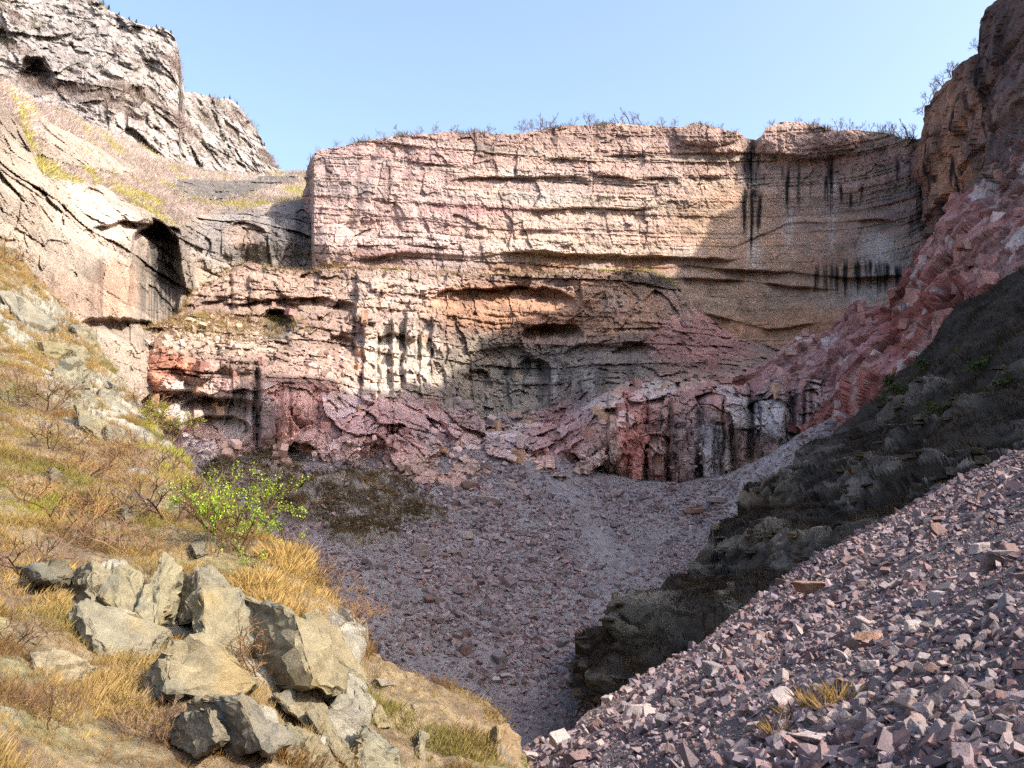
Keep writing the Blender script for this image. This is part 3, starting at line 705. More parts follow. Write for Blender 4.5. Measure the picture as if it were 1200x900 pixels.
def scr_col(P, px, py, ex):
    C = splat(px, py, (124, 115, 117), [(640, 560, 80, 40, (122, 113, 117), .8), (600, 720, 200, 120, (124, 115, 116), .6), (900, 560, 80, 60, (136, 127, 127), .8), (330, 640, 60, 60, (128, 110, 112), .6), (620, 860, 90, 40, (118, 106, 108), .7)])
    C = C * (1 + 0.25 * fbm(P / 6, 4, 115)[..., None])
    md = ex['md']
    V = np.where((((ex['h'] >> 4) & 255) > 150)[..., None], lin((124, 114, 104)), lin((92, 78, 56)))
    V = V * (1 + .35 * noise3(P / 2, 118)[..., None])
    V = np.where((smooth(0.0, .3, noise3(P / 7, 116)) > .5)[..., None], V * np.array([1.15, 1.0, .7]), V)
    m = smooth(0.25, 0.55, md)
    return C * (1 - m[..., None]) + V * m[..., None]
sheet('scree_slope', 118, 1005, 380, line((118, 492), (225, 515), (330, 530), (400, 535), (460, 532), (540, 527), (600, 538), (640, 541), (665, 543), (740, 567), (800, 570), (850, 562), (900, 535), (960, 497), (1005, 470)),
      line((118, 690), (225, 760), (400, 900), (1005, 900)), 165, d_scr, scr_disp, scr_col, M_SCREE, mode='normal', fold=dict(steps=[(4, .6), (10, 1.5)], rough=.3, rs=2),
      label='wide fan of mauve grey scree pouring from the foot of the cliffs', cat='scree', kind='structure')

# ------------------------------------------------------------------ dark brushy slope with broken ledges on the right
d_dark = tps([(660, 800), (680, 745), (690, 820), (760, 692), (800, 770), (850, 605), (900, 690), (960, 515), (1000, 610), (1050, 440), (1100, 570), (1200, 325), (1200, 430), (1200, 560), (1330, 265), (1330, 500), (700, 900), (1000, 750), (1330, 700)],
             [73, 75, 68, 79, 63, 100, 63, 113, 64, 113, 60, 104, 80, 56, 104, 52, 58, 48, 36])
def dark_disp(P, px, py, ex):
    warp = fbm(P / 7, 3, 120)
    ex['tip'] = 1 - smooth(656, 690, px)
    # beds of blocks: each ledge is a steep face with a brushy shelf above it
    zz = P[..., 2] - 0.10 * P[..., 0] + 0.9 * fbm(P / 8, 2, 129)
    Hs = 4.6; kz = np.floor(zz / Hs).astype(np.int64); fz = zz / Hs - kz
    step = np.where(fz < .42, fz / .42, 1 - (fz - .42) / .58)
    present = smooth(-.25, .15, noise3(P / np.array([11., 11, 6]), 123) + .55 * bump_at(px, py, 960, 610, 280, 90, 1) + .3 * bump_at(px, py, 750, 765, 100, 60, 1) + .02 - .4 * smooth(470, 400, py))
    st, k, kr, jr = strata(P, 1.0, 121, .9, 1.8, joint=0.7, tilt=(-0.10, 0))
    a, h = facets(P / np.array([2.0, 2.0, 1.5]), 122, .9, .8, .4)
    face = present * smooth(0.0, .08, fz) * (1 - smooth(.44, .56, fz))
    ex.update(band=face, kr=kr, jr=jr, h=h, warp=warp)
    return .9 * warp + present * 2.4 * (step - .5) + face * (.75 * st + .6 * a) + .12 * noise3(P / 1.6, 124) + 2 * fbm(P / 18, 2, 125)
def dark_col(P, px, py, ex):
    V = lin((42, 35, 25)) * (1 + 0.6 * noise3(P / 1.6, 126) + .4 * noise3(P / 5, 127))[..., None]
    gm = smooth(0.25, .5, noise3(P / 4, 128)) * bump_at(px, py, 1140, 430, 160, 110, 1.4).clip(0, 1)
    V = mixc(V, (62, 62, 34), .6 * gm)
    Rk = splat(px, py, (92, 86, 76), [(880, 600, 60, 40, (110, 94, 68), .8), (760, 770, 90, 60, (80, 78, 64), .7), (1060, 600, 90, 40, (100, 96, 92), .6)])
    Rk = Rk * (0.35 + 1.0 * ex['jr'][..., None]) * (.55 + .8 * ((ex['h'] & 255) / 255.)[..., None])
    m = ex['band'] * smooth(0.15, .3, ex['jr'] + .3 * ex['warp'])
    return V * (1 - m[..., None]) + Rk * m[..., None]
DTOP = line((671, 800), (674, 782), (678, 764), (684, 748), (700, 728), (722, 712), (745, 698), (770, 686), (795, 664), (815, 652), (832, 640), (842, 620), (850, 600), (862, 590), (882, 578), (905, 558), (930, 536), (960, 510), (985, 492), (1000, 482), (1025, 458), (1050, 432), (1075, 412), (1100, 386), (1128, 358), (1160, 340), (1200, 318), (1330, 262))
sheet('dark_slope', 671.5, 1330, 390, DTOP, line((671, 804), (684, 814), (700, 824), (720, 850), (760, 860), (900, 770), (1200, 620), (1330, 560)), 225, lambda x, y: d_dark(x, y) + (d_scr(x, y) + 1.5 - d_dark(x, y)) * (1 - smooth(670, 722, x)) ** 1.3, dark_disp, dark_col, M_ROCK, mode='normal',
      fold=dict(steps=[(1.5, -.3), (5, -2.5), (16, -9), (40, -28)], rough=.7, rs=2.5, col=(60, 52, 40)),
      label='dark shaded hillside of brush and broken ledges between the scree fans', cat='hillside', kind='structure')

# ------------------------------------------------------------------ near scree on the right
KTOP = line((545, 912), (580, 902), (608, 886), (640, 874), (662, 868), (690, 838), (720, 812), (760, 788), (800, 762), (830, 744), (860, 722), (900, 692), (930, 668), (960, 652), (1000, 630), (1050, 606), (1100, 574), (1150, 552), (1200, 528), (1420, 430))
def d_near(px, py):
    return 1.0 / np.maximum(0.000305 * px + 0.000549 * py - 0.632, 0.014)
def near_disp(P, px, py, ex):
    return 0.16 * fbm(P / 2.2, 3, 130) + 0.05 * noise3(P / 0.35, 131) + 0.5 * noise3(P / 9, 132)
def near_col(P, px, py, ex):
    C = splat(px, py, (88, 76, 78), [(680, 840, 90, 40, (112, 90, 82), .8), (1000, 800, 300, 100, (84, 72, 74), .6)])
    return C * (1 + .3 * fbm(P / .8, 4, 133)[..., None])
sheet('near_scree', 548, 1420, 260, KTOP, line((545, 990), (1420, 1010)), 160, d_near, near_disp, near_col, M_NEAR, mode='z', near=dict(steps=[.6, 1.5, 3, 6, 12, 25, 50], spread=(0, 1.9), side=[.5, 1.0, 2, 4, 8, 14, 22]),
      fold=dict(steps=[(.5, -.15), (1.5, -.9), (4, -3.0), (8, -8), (13, -16)], rough=.1, rs=1),
      label='near bank of loose pinkish rubble in raking sun', cat='scree', kind='structure')

# ------------------------------------------------------------------ near grassy slope on the left
LTOP = line((-220, 120), (-60, 240), (0, 284), (30, 312), (60, 345), (85, 372), (104, 395), (128, 425), (150, 458), (178, 492), (205, 528), (240, 568), (270, 598), (300, 616), (335, 640), (372, 664), (400, 690), (416, 715), (428, 745), (446, 782), (480, 795), (515, 806), (550, 826), (585, 850), (606, 866), (625, 905))
_lp = [(-200, 140, 90), (-200, 500, 21), (-200, 900, 5.6), (0, 900, 7.2), (200, 900, 8.8), (350, 900, 10.2), (450, 895, 12), (600, 885, 14.5), (0, 760, 10.3), (150, 760, 11.8), (300, 760, 13.4), (430, 785, 15.5), (0, 620, 16.5), (150, 640, 17.5), (250, 640, 19), (350, 660, 19.5), (415, 712, 18.5),
       (0, 500, 27), (100, 520, 29), (200, 540, 31), (0, 400, 42), (80, 430, 43), (150, 480, 40), (0, 300, 68), (60, 355, 62), (110, 405, 55), (270, 600, 27), (520, 830, 15.5)]
_li = tps([(p[0], p[1]) for p in _lp], [1.0 / p[2] for p in _lp])
def d_grass(px, py):
    return 1.0 / np.maximum(_li(px, py), 0.009)
ROCKS_L = [(110, 470, 46, 44), (70, 440, 30, 18), (40, 365, 60, 34), (150, 500, 30, 30), (100, 500, 30, 16), (20, 395, 30, 14), (160, 440, 14, 16), (130, 455, 22, 26), (190, 520, 12, 10)]
def rockmask(px, py, P):
    m = np.zeros(px.shape)
    w = 12 * noise3(P / 1.5, 140)
    for x, y, a, b in ROCKS_L:
        m = np.maximum(m, smooth(0.15, .5, bump_at(px + w, py + w * .8, x, y, a, b, 1)))
    m = m * smooth(-.12, .1, noise3(P / 1.1, 141) + .1)
    return np.maximum(m, .8 * smooth(0.42, 0.6, fbm(P / 1.8, 3, 142)))
def grass_disp(P, px, py, ex):
    dd = P[..., 1]
    rm = rockmask(px, py, P)
    a, h = facets(P / np.array([1.1, 1.1, .9]), 143, 1.0, .7, .35)
    outcrop = bump_at(px, py, 260, 770, 190, 130, 1, .7)
    for x, y, aa, bb in [(130, 705, 50, 50), (200, 700, 50, 40), (240, 790, 45, 36), (265, 720, 36, 40), (330, 765, 55, 45), (400, 755, 30, 50), (405, 830, 34, 40), (290, 845, 50, 26), (390, 860, 40, 30)]:
        rm = np.maximum(rm, .9 * smooth(.1, .5, bump_at(px + 8 * noise3(P / .6, 151), py, x, y, aa, bb, 1)))
    ex.update(rm=rm, h=h, oc=outcrop)
    return 0.30 * fbm(P / 2.5, 4, 144) + rm * (0.10 + .16 * a) + 0.06 * noise3(P / .3, 145) - .25 * outcrop
def grass_col(P, px, py, ex):
    n = fbm(P / 2.2, 4, 146)
    C = np.broadcast_to(lin((126, 102, 60)), P.shape).copy()
    C = mixc(C, (104, 78, 48), smooth(0.05, .5, n))
    C = mixc(C, (116, 112, 54), smooth(0.1, .5, fbm(P / 4, 3, 147)) * .8)
    C = C * (1 + .4 * noise3(P / .25, 148)[..., None])
    Rk = lin((146, 138, 116)) * (.6 + .55 * ((ex['h'] & 255) / 255.))[..., None] * (1 + .2 * noise3(P / .5, 149)[..., None])
    return C * (1 - ex['rm'][..., None]) + Rk * ex['rm'][..., None]
sheet('grassy_slope', -220, 622, 350, LTOP, line((-220, 1000), (622, 985)), 240, d_grass, grass_disp, grass_col, M_NEAR, mode='normal', near=dict(steps=[.6, 1.5, 3, 6, 12, 25, 50], spread=(-1.6, -.1)),
      fold=dict(steps=[(.6, -.1), (2, -1.0), (5, -4), (12, -12), (26, -30)], rough=.2, rs=1, col=(140, 116, 70)),
      label='steep hillside of dry golden grass and pale rock in full sun', cat='hillside', kind='structure')
#@@OBJECTS
# ------------------------------------------------------------------ loose rock shapes
def hull_mesh(pts):
    bm = bmesh.new()
    for p in pts: bm.verts.new(p)
    r = bmesh.ops.convex_hull(bm, input=bm.verts)
    bmesh.ops.delete(bm, geom=list({e for e in r['geom_interior'] + r['geom_unused'] if isinstance(e, bmesh.types.BMVert)}), context='VERTS')
    bmesh.ops.triangulate(bm, faces=bm.faces[:])
    bm.verts.ensure_lookup_table()
    for i, v in enumerate(bm.verts): v.index = i
    V = np.array([v.co[:] for v in bm.verts]); Fc = np.array([[v.index for v in f.verts] for f in bm.faces])
    bm.free()
    return V, Fc

def stone_shape(r, n=5, flat=0.7):
    """an angular block: a skewed box with knocked-off corners"""
    q = []
    for sx in (-1, 1):
        for sy in (-1, 1):
            for sz in (-1, 1):
                c = np.array([sx, sy, sz]) * (1 - .30 * r.random(3))
                if r.random() < .30:           # corner broken off
                    for ax in range(3):
                        e = c.copy(); e[ax] *= .35 + .4 * r.random(); q.append(e)
                else: q.append(c)
    q = np.array(q)
    sk = np.eye(3) + .22 * r.normal(size=(3, 3)) * (1 - np.eye(3))
    q = q @ sk * .46 * np.array([1.0, 0.65 + .3 * r.random(), flat * (.8 + .4 * r.random())])
    return hull_mesh(q)

vr = np.random.default_rng(77)
VARS = [stone_shape(vr, 5, 0.40 + 0.5 * vr.random()) for _ in range(22)]

SMALL = []
for _ in range(20):
    q = np.array([[sx, sy, sz] for sx in (-1, 1) for sy in (-1, 1) for sz in (-1, 1)]) * (1 - .5 * vr.random((8, 3)))
    SMALL.append(hull_mesh(q @ (np.eye(3) + .25 * vr.normal(size=(3, 3)) * (1 - np.eye(3))) * .5 * np.array([1, .65 + .3 * vr.random(), .4 + .45 * vr.random()])))

def rotmats(n, r, tilt=1.0):
    """random rotations; tilt < 1 keeps flat stones lying closer to flat"""
    a = r.random(n) * 2 * np.pi; b = r.normal(size=n) * 0.6 * tilt; c = r.normal(size=n) * 0.6 * tilt
    ca, sa, cb, sb, cc, sc = np.cos(a), np.sin(a), np.cos(b), np.sin(b), np.cos(c), np.sin(c)
    z = np.zeros(n); o = np.ones(n)
    Rz = np.stack([ca, -sa, z, sa, ca, z, z, z, o], -1).reshape(n, 3, 3)
    Rx = np.stack([o, z, z, z, cb, -sb, z, sb, cb], -1).reshape(n, 3, 3)
    Ry = np.stack([cc, z, sc, z, o, z, -sc, z, cc], -1).reshape(n, 3, 3)
    return Rx @ Ry @ Rz

def sample(name, n, r, weight):
    """points strewn over a slope: positions, normals, photograph pixel, distance"""
    S = SHEETS[name]; P = S['P']
    A, B, Cc = P[:-1, :-1], P[1:, :-1], P[:-1, 1:]
    cr = np.cross(B - A, Cc - A); ar = np.linalg.norm(cr, axis=-1)
    nr = cr / (ar[..., None] + 1e-9)
    nr = nr * np.sign((nr * -A).sum(-1, keepdims=True))
    px, py = S['px'][:-1, :-1], S['py'][:-1, :-1]
    w = ar * weight(A, px, py, {k: v[:-1, :-1] for k, v in S['extra'].items()})
    w = np.clip(w, 0, None).ravel(); w /= w.sum()
    i = r.choice(len(w), n, p=w)
    u, v = r.random(n), r.random(n)
    D = P[1:, 1:].reshape(-1, 3)[i]; a = A.reshape(-1, 3)[i]; b = B.reshape(-1, 3)[i]; c = Cc.reshape(-1, 3)[i]
    pos = (a * ((1 - u) * (1 - v))[:, None] + b * (u * (1 - v))[:, None] + c * ((1 - u) * v)[:, None] + D * (u * v)[:, None])
    sample.col = S['C'][:-1, :-1].reshape(-1, 3)[i]
    return pos, nr.reshape(-1, 3)[i], px.ravel()[i], py.ravel()[i]

def join(variants, which, pos, rots, scl, cols):
    """thousands of loose pieces as one mesh"""
    Vs, Fs, Cs = [], [], []; off = 0
    for k, (V, Fc) in enumerate(variants):
        m = np.where(which == k)[0]
        if not len(m): continue
        W = V[None] * (scl[m][:, None, :] if scl.ndim == 2 else scl[m][:, None, None])
        W = np.einsum('nij,nvj->nvi', rots[m], W) + pos[m][:, None]
        Vs.append(W.reshape(-1, 3))
        Fs.append((Fc[None] + (np.arange(len(m)) * len(V))[:, None, None] + off).reshape(-1, Fc.shape[1]))
        cc = cols[m]
        Cs.append(np.broadcast_to(cc[:, None], W.shape).reshape(-1, 3) if cc.ndim == 2 else cc.reshape(-1, 3))
        off += len(m) * len(V)
    return np.concatenate(Vs), np.concatenate(Fs), np.concatenate(Cs)

STONE_COLS = np.array([lin(c) for c in [(132, 119, 124), (114, 101, 107), (148, 133, 134), (126, 99, 95), (104, 93, 99), (156, 141, 139), (130, 105, 101), (122, 112, 119), (114, 86, 84)]])
def stone_cols(n, r, gain=1.0):
    c = STONE_COLS[r.integers(0, len(STONE_COLS), n)] * (0.6 + 0.75 * r.random((n, 1)))
    return c * gain

# ---- central scree: boulders one by one, small stones as one mass
r2 = np.random.default_rng(31)
def w_scr(A, px, py, ex):
    return (1 - 0.75 * smooth(.3, .6, ex['md'])) * (1 - .85 * ex['chute']) * (0.5 + smooth(-.4, .4, noise3(A / 9, 150))) * smooth(1000, 940, px) * smooth(880, 860, py)
n = 28000
pos, nr, qx, qy = sample('scree_slope', n, r2, w_scr)
patch = smooth(-.5, .5, noise3(pos / 11, 151))
big = np.maximum(bump_at(qx, qy, 590, 690, 170, 130, 1), bump_at(qx, qy, 560, 590, 90, 60, 1.2)).clip(0, 1)
size = (0.20 + 0.34 * r2.gamma(1.2, 0.5, n)) * (0.65 + 0.55 * patch + .45 * big)
size = np.minimum(size, 2.0)
R_ = rotmats(n, r2, .8)
keep = size < np.sort(size)[-90]
wh = r2.integers(0, len(VARS), n)
V, Fc, Cc = join(SMALL, wh[keep] % len(SMALL), (pos + nr * size[:, None] * .12)[keep], R_[keep], (size[:, None] * np.ones(3))[keep], (lambda c: (.55 * c + .45 * c.mean(0)) * np.array([.99, 1.03, 1.02]))(stone_cols(n, r2, 1.0))[keep])
add('scree_stones', mesh_np('scree_stones', V, Fc, M_STONE_STUFF, Cc), label='countless mauve grey stones covering the shaded scree fan', cat='stones', kind='stuff')

RAMP_SCREE = [(90, 80, 82), (108, 97, 98), (136, 123, 121), (100, 79, 75), (110, 92, 89), (138, 126, 123), (102, 95, 98), (120, 110, 110)]
M_STONE = rock_mat('near_stone', fine=9.0, var=0.16, bump=0.35, colour_source='object', ramp=RAMP_SCREE)
M_PALE = rock_mat('pale_stone', fine=4.0, var=0.14, bump=0.35, colour_source='object', ramp=[(152, 140, 136), (132, 119, 117)])
M_RUST = rock_mat('rusty_stone', fine=6.0, var=0.25, bump=0.4, colour_source='object', ramp=[(124, 98, 84), (134, 102, 84)])
def worn(nm, k, mat, V=None):
    """a block with chipped arrises and slightly uneven faces"""
    bm = bmesh.new()
    V = VARS[k][0] if V is None else V
    sz = np.ptp(V, axis=0).max()
    vs_ = [bm.verts.new(v) for v in V]
    for f in VARS[k][1]: bm.faces.new([vs_[i] for i in f])
    bmesh.ops.dissolve_limit(bm, angle_limit=.12, verts=bm.verts[:], edges=bm.edges[:])
    bmesh.ops.bevel(bm, geom=bm.edges[:], offset=.035 * sz, segments=1, affect='EDGES', clamp_overlap=True)
    bmesh.ops.triangulate(bm, faces=bm.faces[:])
    for _ in range(3):
        es = [e for e in bm.edges if e.calc_length() > .2 * sz]
        if not es: break
        bmesh.ops.subdivide_edges(bm, edges=es, cuts=1)
        bmesh.ops.triangulate(bm, faces=[f for f in bm.faces if len(f.verts) > 3])
    bm.normal_update(); bm.verts.ensure_lookup_table()
    W = np.array([v.co[:] for v in bm.verts]); Nn = np.array([v.normal[:] for v in bm.verts])
    W = W + Nn * (sz * (.035 * noise3(W / sz * 4, k) + .02 * noise3(W / sz * 11, k + 50)))[:, None]
    Ff = np.array([[v.index for v in f.verts] for f in bm.faces]); bm.free()
    return mesh_np(nm, W, Ff, mat)
def var_mesh(k, mat, tag):
    nm = 'stone_%s_%d' % (tag, k)
    return bpy.data.meshes.get(nm) or worn(nm, k, mat)
def place(name, k, mat, tag, p, Rm, s, **tags):
    o = add(name, var_mesh(k, mat, tag), **tags)
    M = Matrix([list(Rm[i]) for i in range(3)]).to_4x4()
    s = s if hasattr(s, '__len__') else (s, s, s)
    o.matrix_world = Matrix.Translation(Vector(p)) @ M @ Matrix.Diagonal((*s, 1))
    return o
for i in np.where(~keep)[0]:
    place('boulder', int(wh[i]), M_STONE, 'scree', pos[i] + nr[i] * size[i] * .15, R_[i], float(size[i]),
          label='angular mauve grey boulder lying among the smaller stones of the shaded scree fan', cat='boulder', group='boulders on the shaded scree fan')

def surf(name, x, y):
    S = SHEETS[name]
    j = np.argmin((S['px'] - x) ** 2 + (S['py'] - y) ** 2)
    return S['P'].reshape(-1, 3)[j]
def lay(sheetn, x, y, w, h, mat, tag, label, cat='boulder', name='boulder', rz=0.0, k=0, depth_ratio=.8, tilt=(0, 0), sink=.1, group=None):
    """one named rock: w, h its size in photograph pixels where it lies"""
    p = surf(sheetn, x, y); m = p[1] / F
    Rm = np.array((Matrix.Rotation(tilt[0], 3, 'X') @ Matrix.Rotation(tilt[1], 3, 'Y') @ Matrix.Rotation(rz, 3, 'Z')))
    V = VARS[k][0] @ Rm.T; ex = np.ptp(V, axis=0)
    s = np.array([w * m / ex[0], w * m * depth_ratio / ex[1], h * m / ex[2]])
    S3 = np.diag(s)
    # scale in world axes after rotation: bake into a mesh of its own
    me = worn(name, k, mat, V @ S3)
    o = add(name, me, label=label, cat=cat, group=group)
    o.location = p + np.array([0, 0, h * m * (.5 - sink)])
    return o
for a in [
    ('scree_slope', 572, 592, 34, 11, M_PALE, 'p', 'long pale flat slab lying highest in the middle of the shaded scree'),
    ('scree_slope', 721, 584, 20, 7, M_PALE, 'p', 'lone white flat slab on smooth gravel below the red columns'),
    ('scree_slope', 492, 656, 28, 16, M_PALE, 'p', 'large pinkish boulder beside the lower end of the dark mound'),
    ('scree_slope', 598, 573, 20, 9, M_PALE, 'p', 'pale boulder just above the long pale slab on the scree'),
    ('scree_slope', 570, 552, 14, 10, M_STONE, 'p', 'dark blocky boulder high on the scree under the pale dome'),
    ('scree_slope', 552, 573, 24, 9, M_STONE, 'p', 'grey slab left of the long pale slab on the scree'),
    ('scree_slope', 628, 584, 12, 8, M_PALE, 'p', 'small tan boulder right of the long pale slab'),
    ('scree_slope', 580, 630, 14, 8, M_PALE, 'p', 'pale stone in the middle of the scree below the long slab'),
    ('scree_slope', 546, 633, 18, 9, M_PALE, 'p', 'pinkish flat stone right of the dark mound tip'),
    ('scree_slope', 588, 633, 10, 7, M_PALE, 'p', 'little white stone next to the pale stone on mid scree'),
    ('scree_slope', 842, 592, 30, 9, M_PALE, 'p', 'long pale slab on the scree at the edge of the dark hillside'),
    ('scree_slope', 814, 600, 28, 7, M_RUST, 'r', 'thin rusty slab on the scree beside the dark hillside'),
    ('scree_slope', 300, 560, 10, 6, M_PALE, 'p', 'small white stone on the dark mound'),
    ('scree_slope', 443, 587, 12, 6, M_STONE, 'p', 'grey stone lying on the brown dark mound'),
    ('dark_slope', 682, 745, 16, 8, M_RUST, 'r', 'rust red slab at the low tip of the dark hillside'),
    ('bench_cliff', 534, 473, 18, 10, M_PALE, 'p', 'pale fallen slab on the ledge, upper of two'),
    ('bench_cliff', 546, 479, 20, 12, M_PALE, 'p', 'pale fallen slab on the ledge, lower of two'),
]:
    lay(*a, k=abs(hash(a[7][:6])) % 1 + (int(a[1]) * 7 + int(a[2])) % len(VARS), rz=(a[1] * .37) % 3)

# ---- blocks one can pick out in the ledges: parts of the hillside and cliffs they belong to
BOXES = []
for _ in range(14):
    q = np.array([[sx, sy, sz] for sx in (-1, 1) for sy in (-1, 1) for sz in (-1, 1)]) * (1 - .16 * vr.random((8, 3)))
    if vr.random() < .6: q[vr.integers(0, 8)] *= .72
    BOXES.append(hull_mesh(q * .5))
def box_mesh(k, mat, tag):
    nm = 'ledge_block_%s_%d' % (tag, k)
    if bpy.data.meshes.get(nm): return bpy.data.meshes[nm]
    VARS.append(BOXES[k]); me = worn(nm, len(VARS) - 1, mat); VARS.pop()
    return me
def ledge_blocks(sheetn, n, weight, dims, mats, pick, seed, embed=.3, tilt=.1):
    r = np.random.default_rng(seed)
    pos, nr, qx, qy = sample(sheetn, n, r, weight)
    col = sample.col
    for i in range(n):
        w, d, h = dims(r, qx[i], qy[i])
        m = pick(col[i], r)
        o = add('rock_block', box_mesh(int(r.integers(0, len(BOXES))), mats[m], '%s_%d' % (sheetn, m)), parent=SHEETS[sheetn]['obj'])
        face = math.atan2(nr[i][0], -nr[i][1])
        o.location = pos[i] - nr[i] * d * embed + np.array([0, 0, .1 * h])
        o.rotation_euler = (tilt * r.normal(), tilt * r.normal(), face + .25 * r.normal())
        o.scale = (w, d, h)
R_DARK = [rock_mat('ledge_rock_grey', fine=3, var=.3, bump=.6, colour_source='object', ramp=[(46, 43, 38), (72, 67, 60), (58, 55, 49), (92, 87, 79)]),
          rock_mat('ledge_rock_tan', fine=3, var=.3, bump=.6, colour_source='object', ramp=[(60, 52, 39), (80, 69, 51), (54, 48, 37), (94, 82, 62)])]
ledge_blocks('dark_slope', 230, lambda A, px, py, ex: smooth(.3, .8, ex['band']) * smooth(.25, .45, ex['jr']) * smooth(680, 700, px) * smooth(1230, 1200, px) * (60 / A[..., 1]),
             lambda r, x, y: (.8 + 1.5 * r.random() ** 2, .9, .22 + .5 * r.random() ** 2), R_DARK, lambda c, r: 1 if r.random() < .35 else 0, 501, .40, .06)
R_PINK = [rock_mat('spur_rock_pink', fine=1.6, var=.3, bump=.7, colour_source='object', ramp=[(142, 106, 100), (156, 120, 114), (130, 92, 84), (150, 114, 110)]),
          rock_mat('spur_rock_pale', fine=1.6, var=.25, bump=.7, colour_source='object', ramp=[(176, 156, 152), (160, 138, 134), (186, 168, 164)]),
          rock_mat('bench_rock_tan', fine=1.6, var=.28, bump=.7, colour_source='object', ramp=[(160, 132, 112), (148, 116, 94), (172, 146, 124)]),
          rock_mat('bench_rock_grey', fine=1.6, var=.28, bump=.7, colour_source='object', ramp=[(112, 104, 98), (132, 122, 114), (96, 90, 86)])]
ledge_blocks('pink_spur', 60, lambda A, px, py, ex: smooth(1240, 1200, px) * (.4 + smooth(-.3, .3, noise3(A / 9, 190))),
             lambda r, x, y: (1.0 + 2.2 * r.random(), 1.6, 1.0 + 2.0 * r.random()), R_PINK, lambda c, r: 1 if r.random() < .12 else 0, 502, .42, .2)
def pick_b(c, r):
    q = c[0] / (c[1] + 1e-4)
    if q > 1.42: return 0
    if c.mean() < .17: return 3
    return 1 if r.random() < .2 else 2
ledge_blocks('bench_cliff', 110, lambda A, px, py, ex: smooth(960, 900, px) * smooth(150, 175, px) * (smooth(415, 450, py) * smooth(575, 540, py) + .5 * smooth(340, 350, py)) * (.3 + smooth(-.2, .3, noise3(A / 10, 191))),
             lambda r, x, y: (.9 + 1.8 * r.random(), 1.6, 1.1 + 2.6 * r.random() ** 1.5), R_PINK, pick_b, 503, .42, .1)

# ---- rubble on the sunny bench
def w_ben(A, px, py, ex):
    return .8 * bump_at(px, py, 250, 398, 120, 30, 1) + .6 * bump_at(px, py, 390, 425, 50, 20, 1) + .5 * bump_at(px, py, 580, 492, 80, 14, 1) + .5 * bump_at(px, py, 230, 520, 60, 20, 1) + .4 * bump_at(px, py, 540, 520, 500, 60, 1) * smooth(505, 530, py)
n = 1100
pos, nr, qx, qy = sample('bench_cliff', n, r2, w_ben)
size = 0.35 + 0.7 * r2.gamma(1.1, .55, n); size = np.minimum(size, 2.6)
bc = sample.col * (.75 + .6 * r2.random((n, 1)))
V, Fc, Cc = join(VARS, r2.integers(0, len(VARS), n), pos + np.array([0, -.3, .1]) * size[:, None], rotmats(n, r2), size[:, None] * np.ones(3), bc)
add('bench_rubble', mesh_np('bench_rubble', V, Fc, M_STONE_STUFF, Cc), label='pinkish rubble strewn over the sunny bench and ledges of the cliff', cat='rubble', kind='stuff')

# ---- near scree: the largest stones one by one, the rest as one mass
r3 = np.random.default_rng(55)
def w_near(A, px, py, ex):
    bare = 1 - .65 * bump_at(px, py, 665, 855, 60, 26, 1) - .5 * bump_at(px, py, 700, 825, 70, 20, 1)
    return (9.0 / A[..., 1]) ** 1.1 * bare * (1 - .55 * smooth(1200, 1240, px)) * smooth(1415, 1395, px) * smooth(985, 960, py)
n = 34000
pos, nr, qx, qy = sample('near_scree', n, r3, w_near)
coarse = smooth(-.35, .45, noise3(pos / 2.6, 160))
size = (0.025 + 0.052 * r3.gamma(.95, .72, n)) * (0.6 + .75 * coarse) * (pos[:, 1] / 9.0) ** .38
size = np.minimum(np.minimum(size, .62), .030 * pos[:, 1])
R_ = rotmats(n, r3, 1.0)
pxs = size / pos[:, 1]
inf = (qx > 610) & (qx < 1190) & (qy > 540) & (qy < 892)
thr = np.sort(pxs[inf])[-285]
keep = ~(inf & (pxs >= thr))
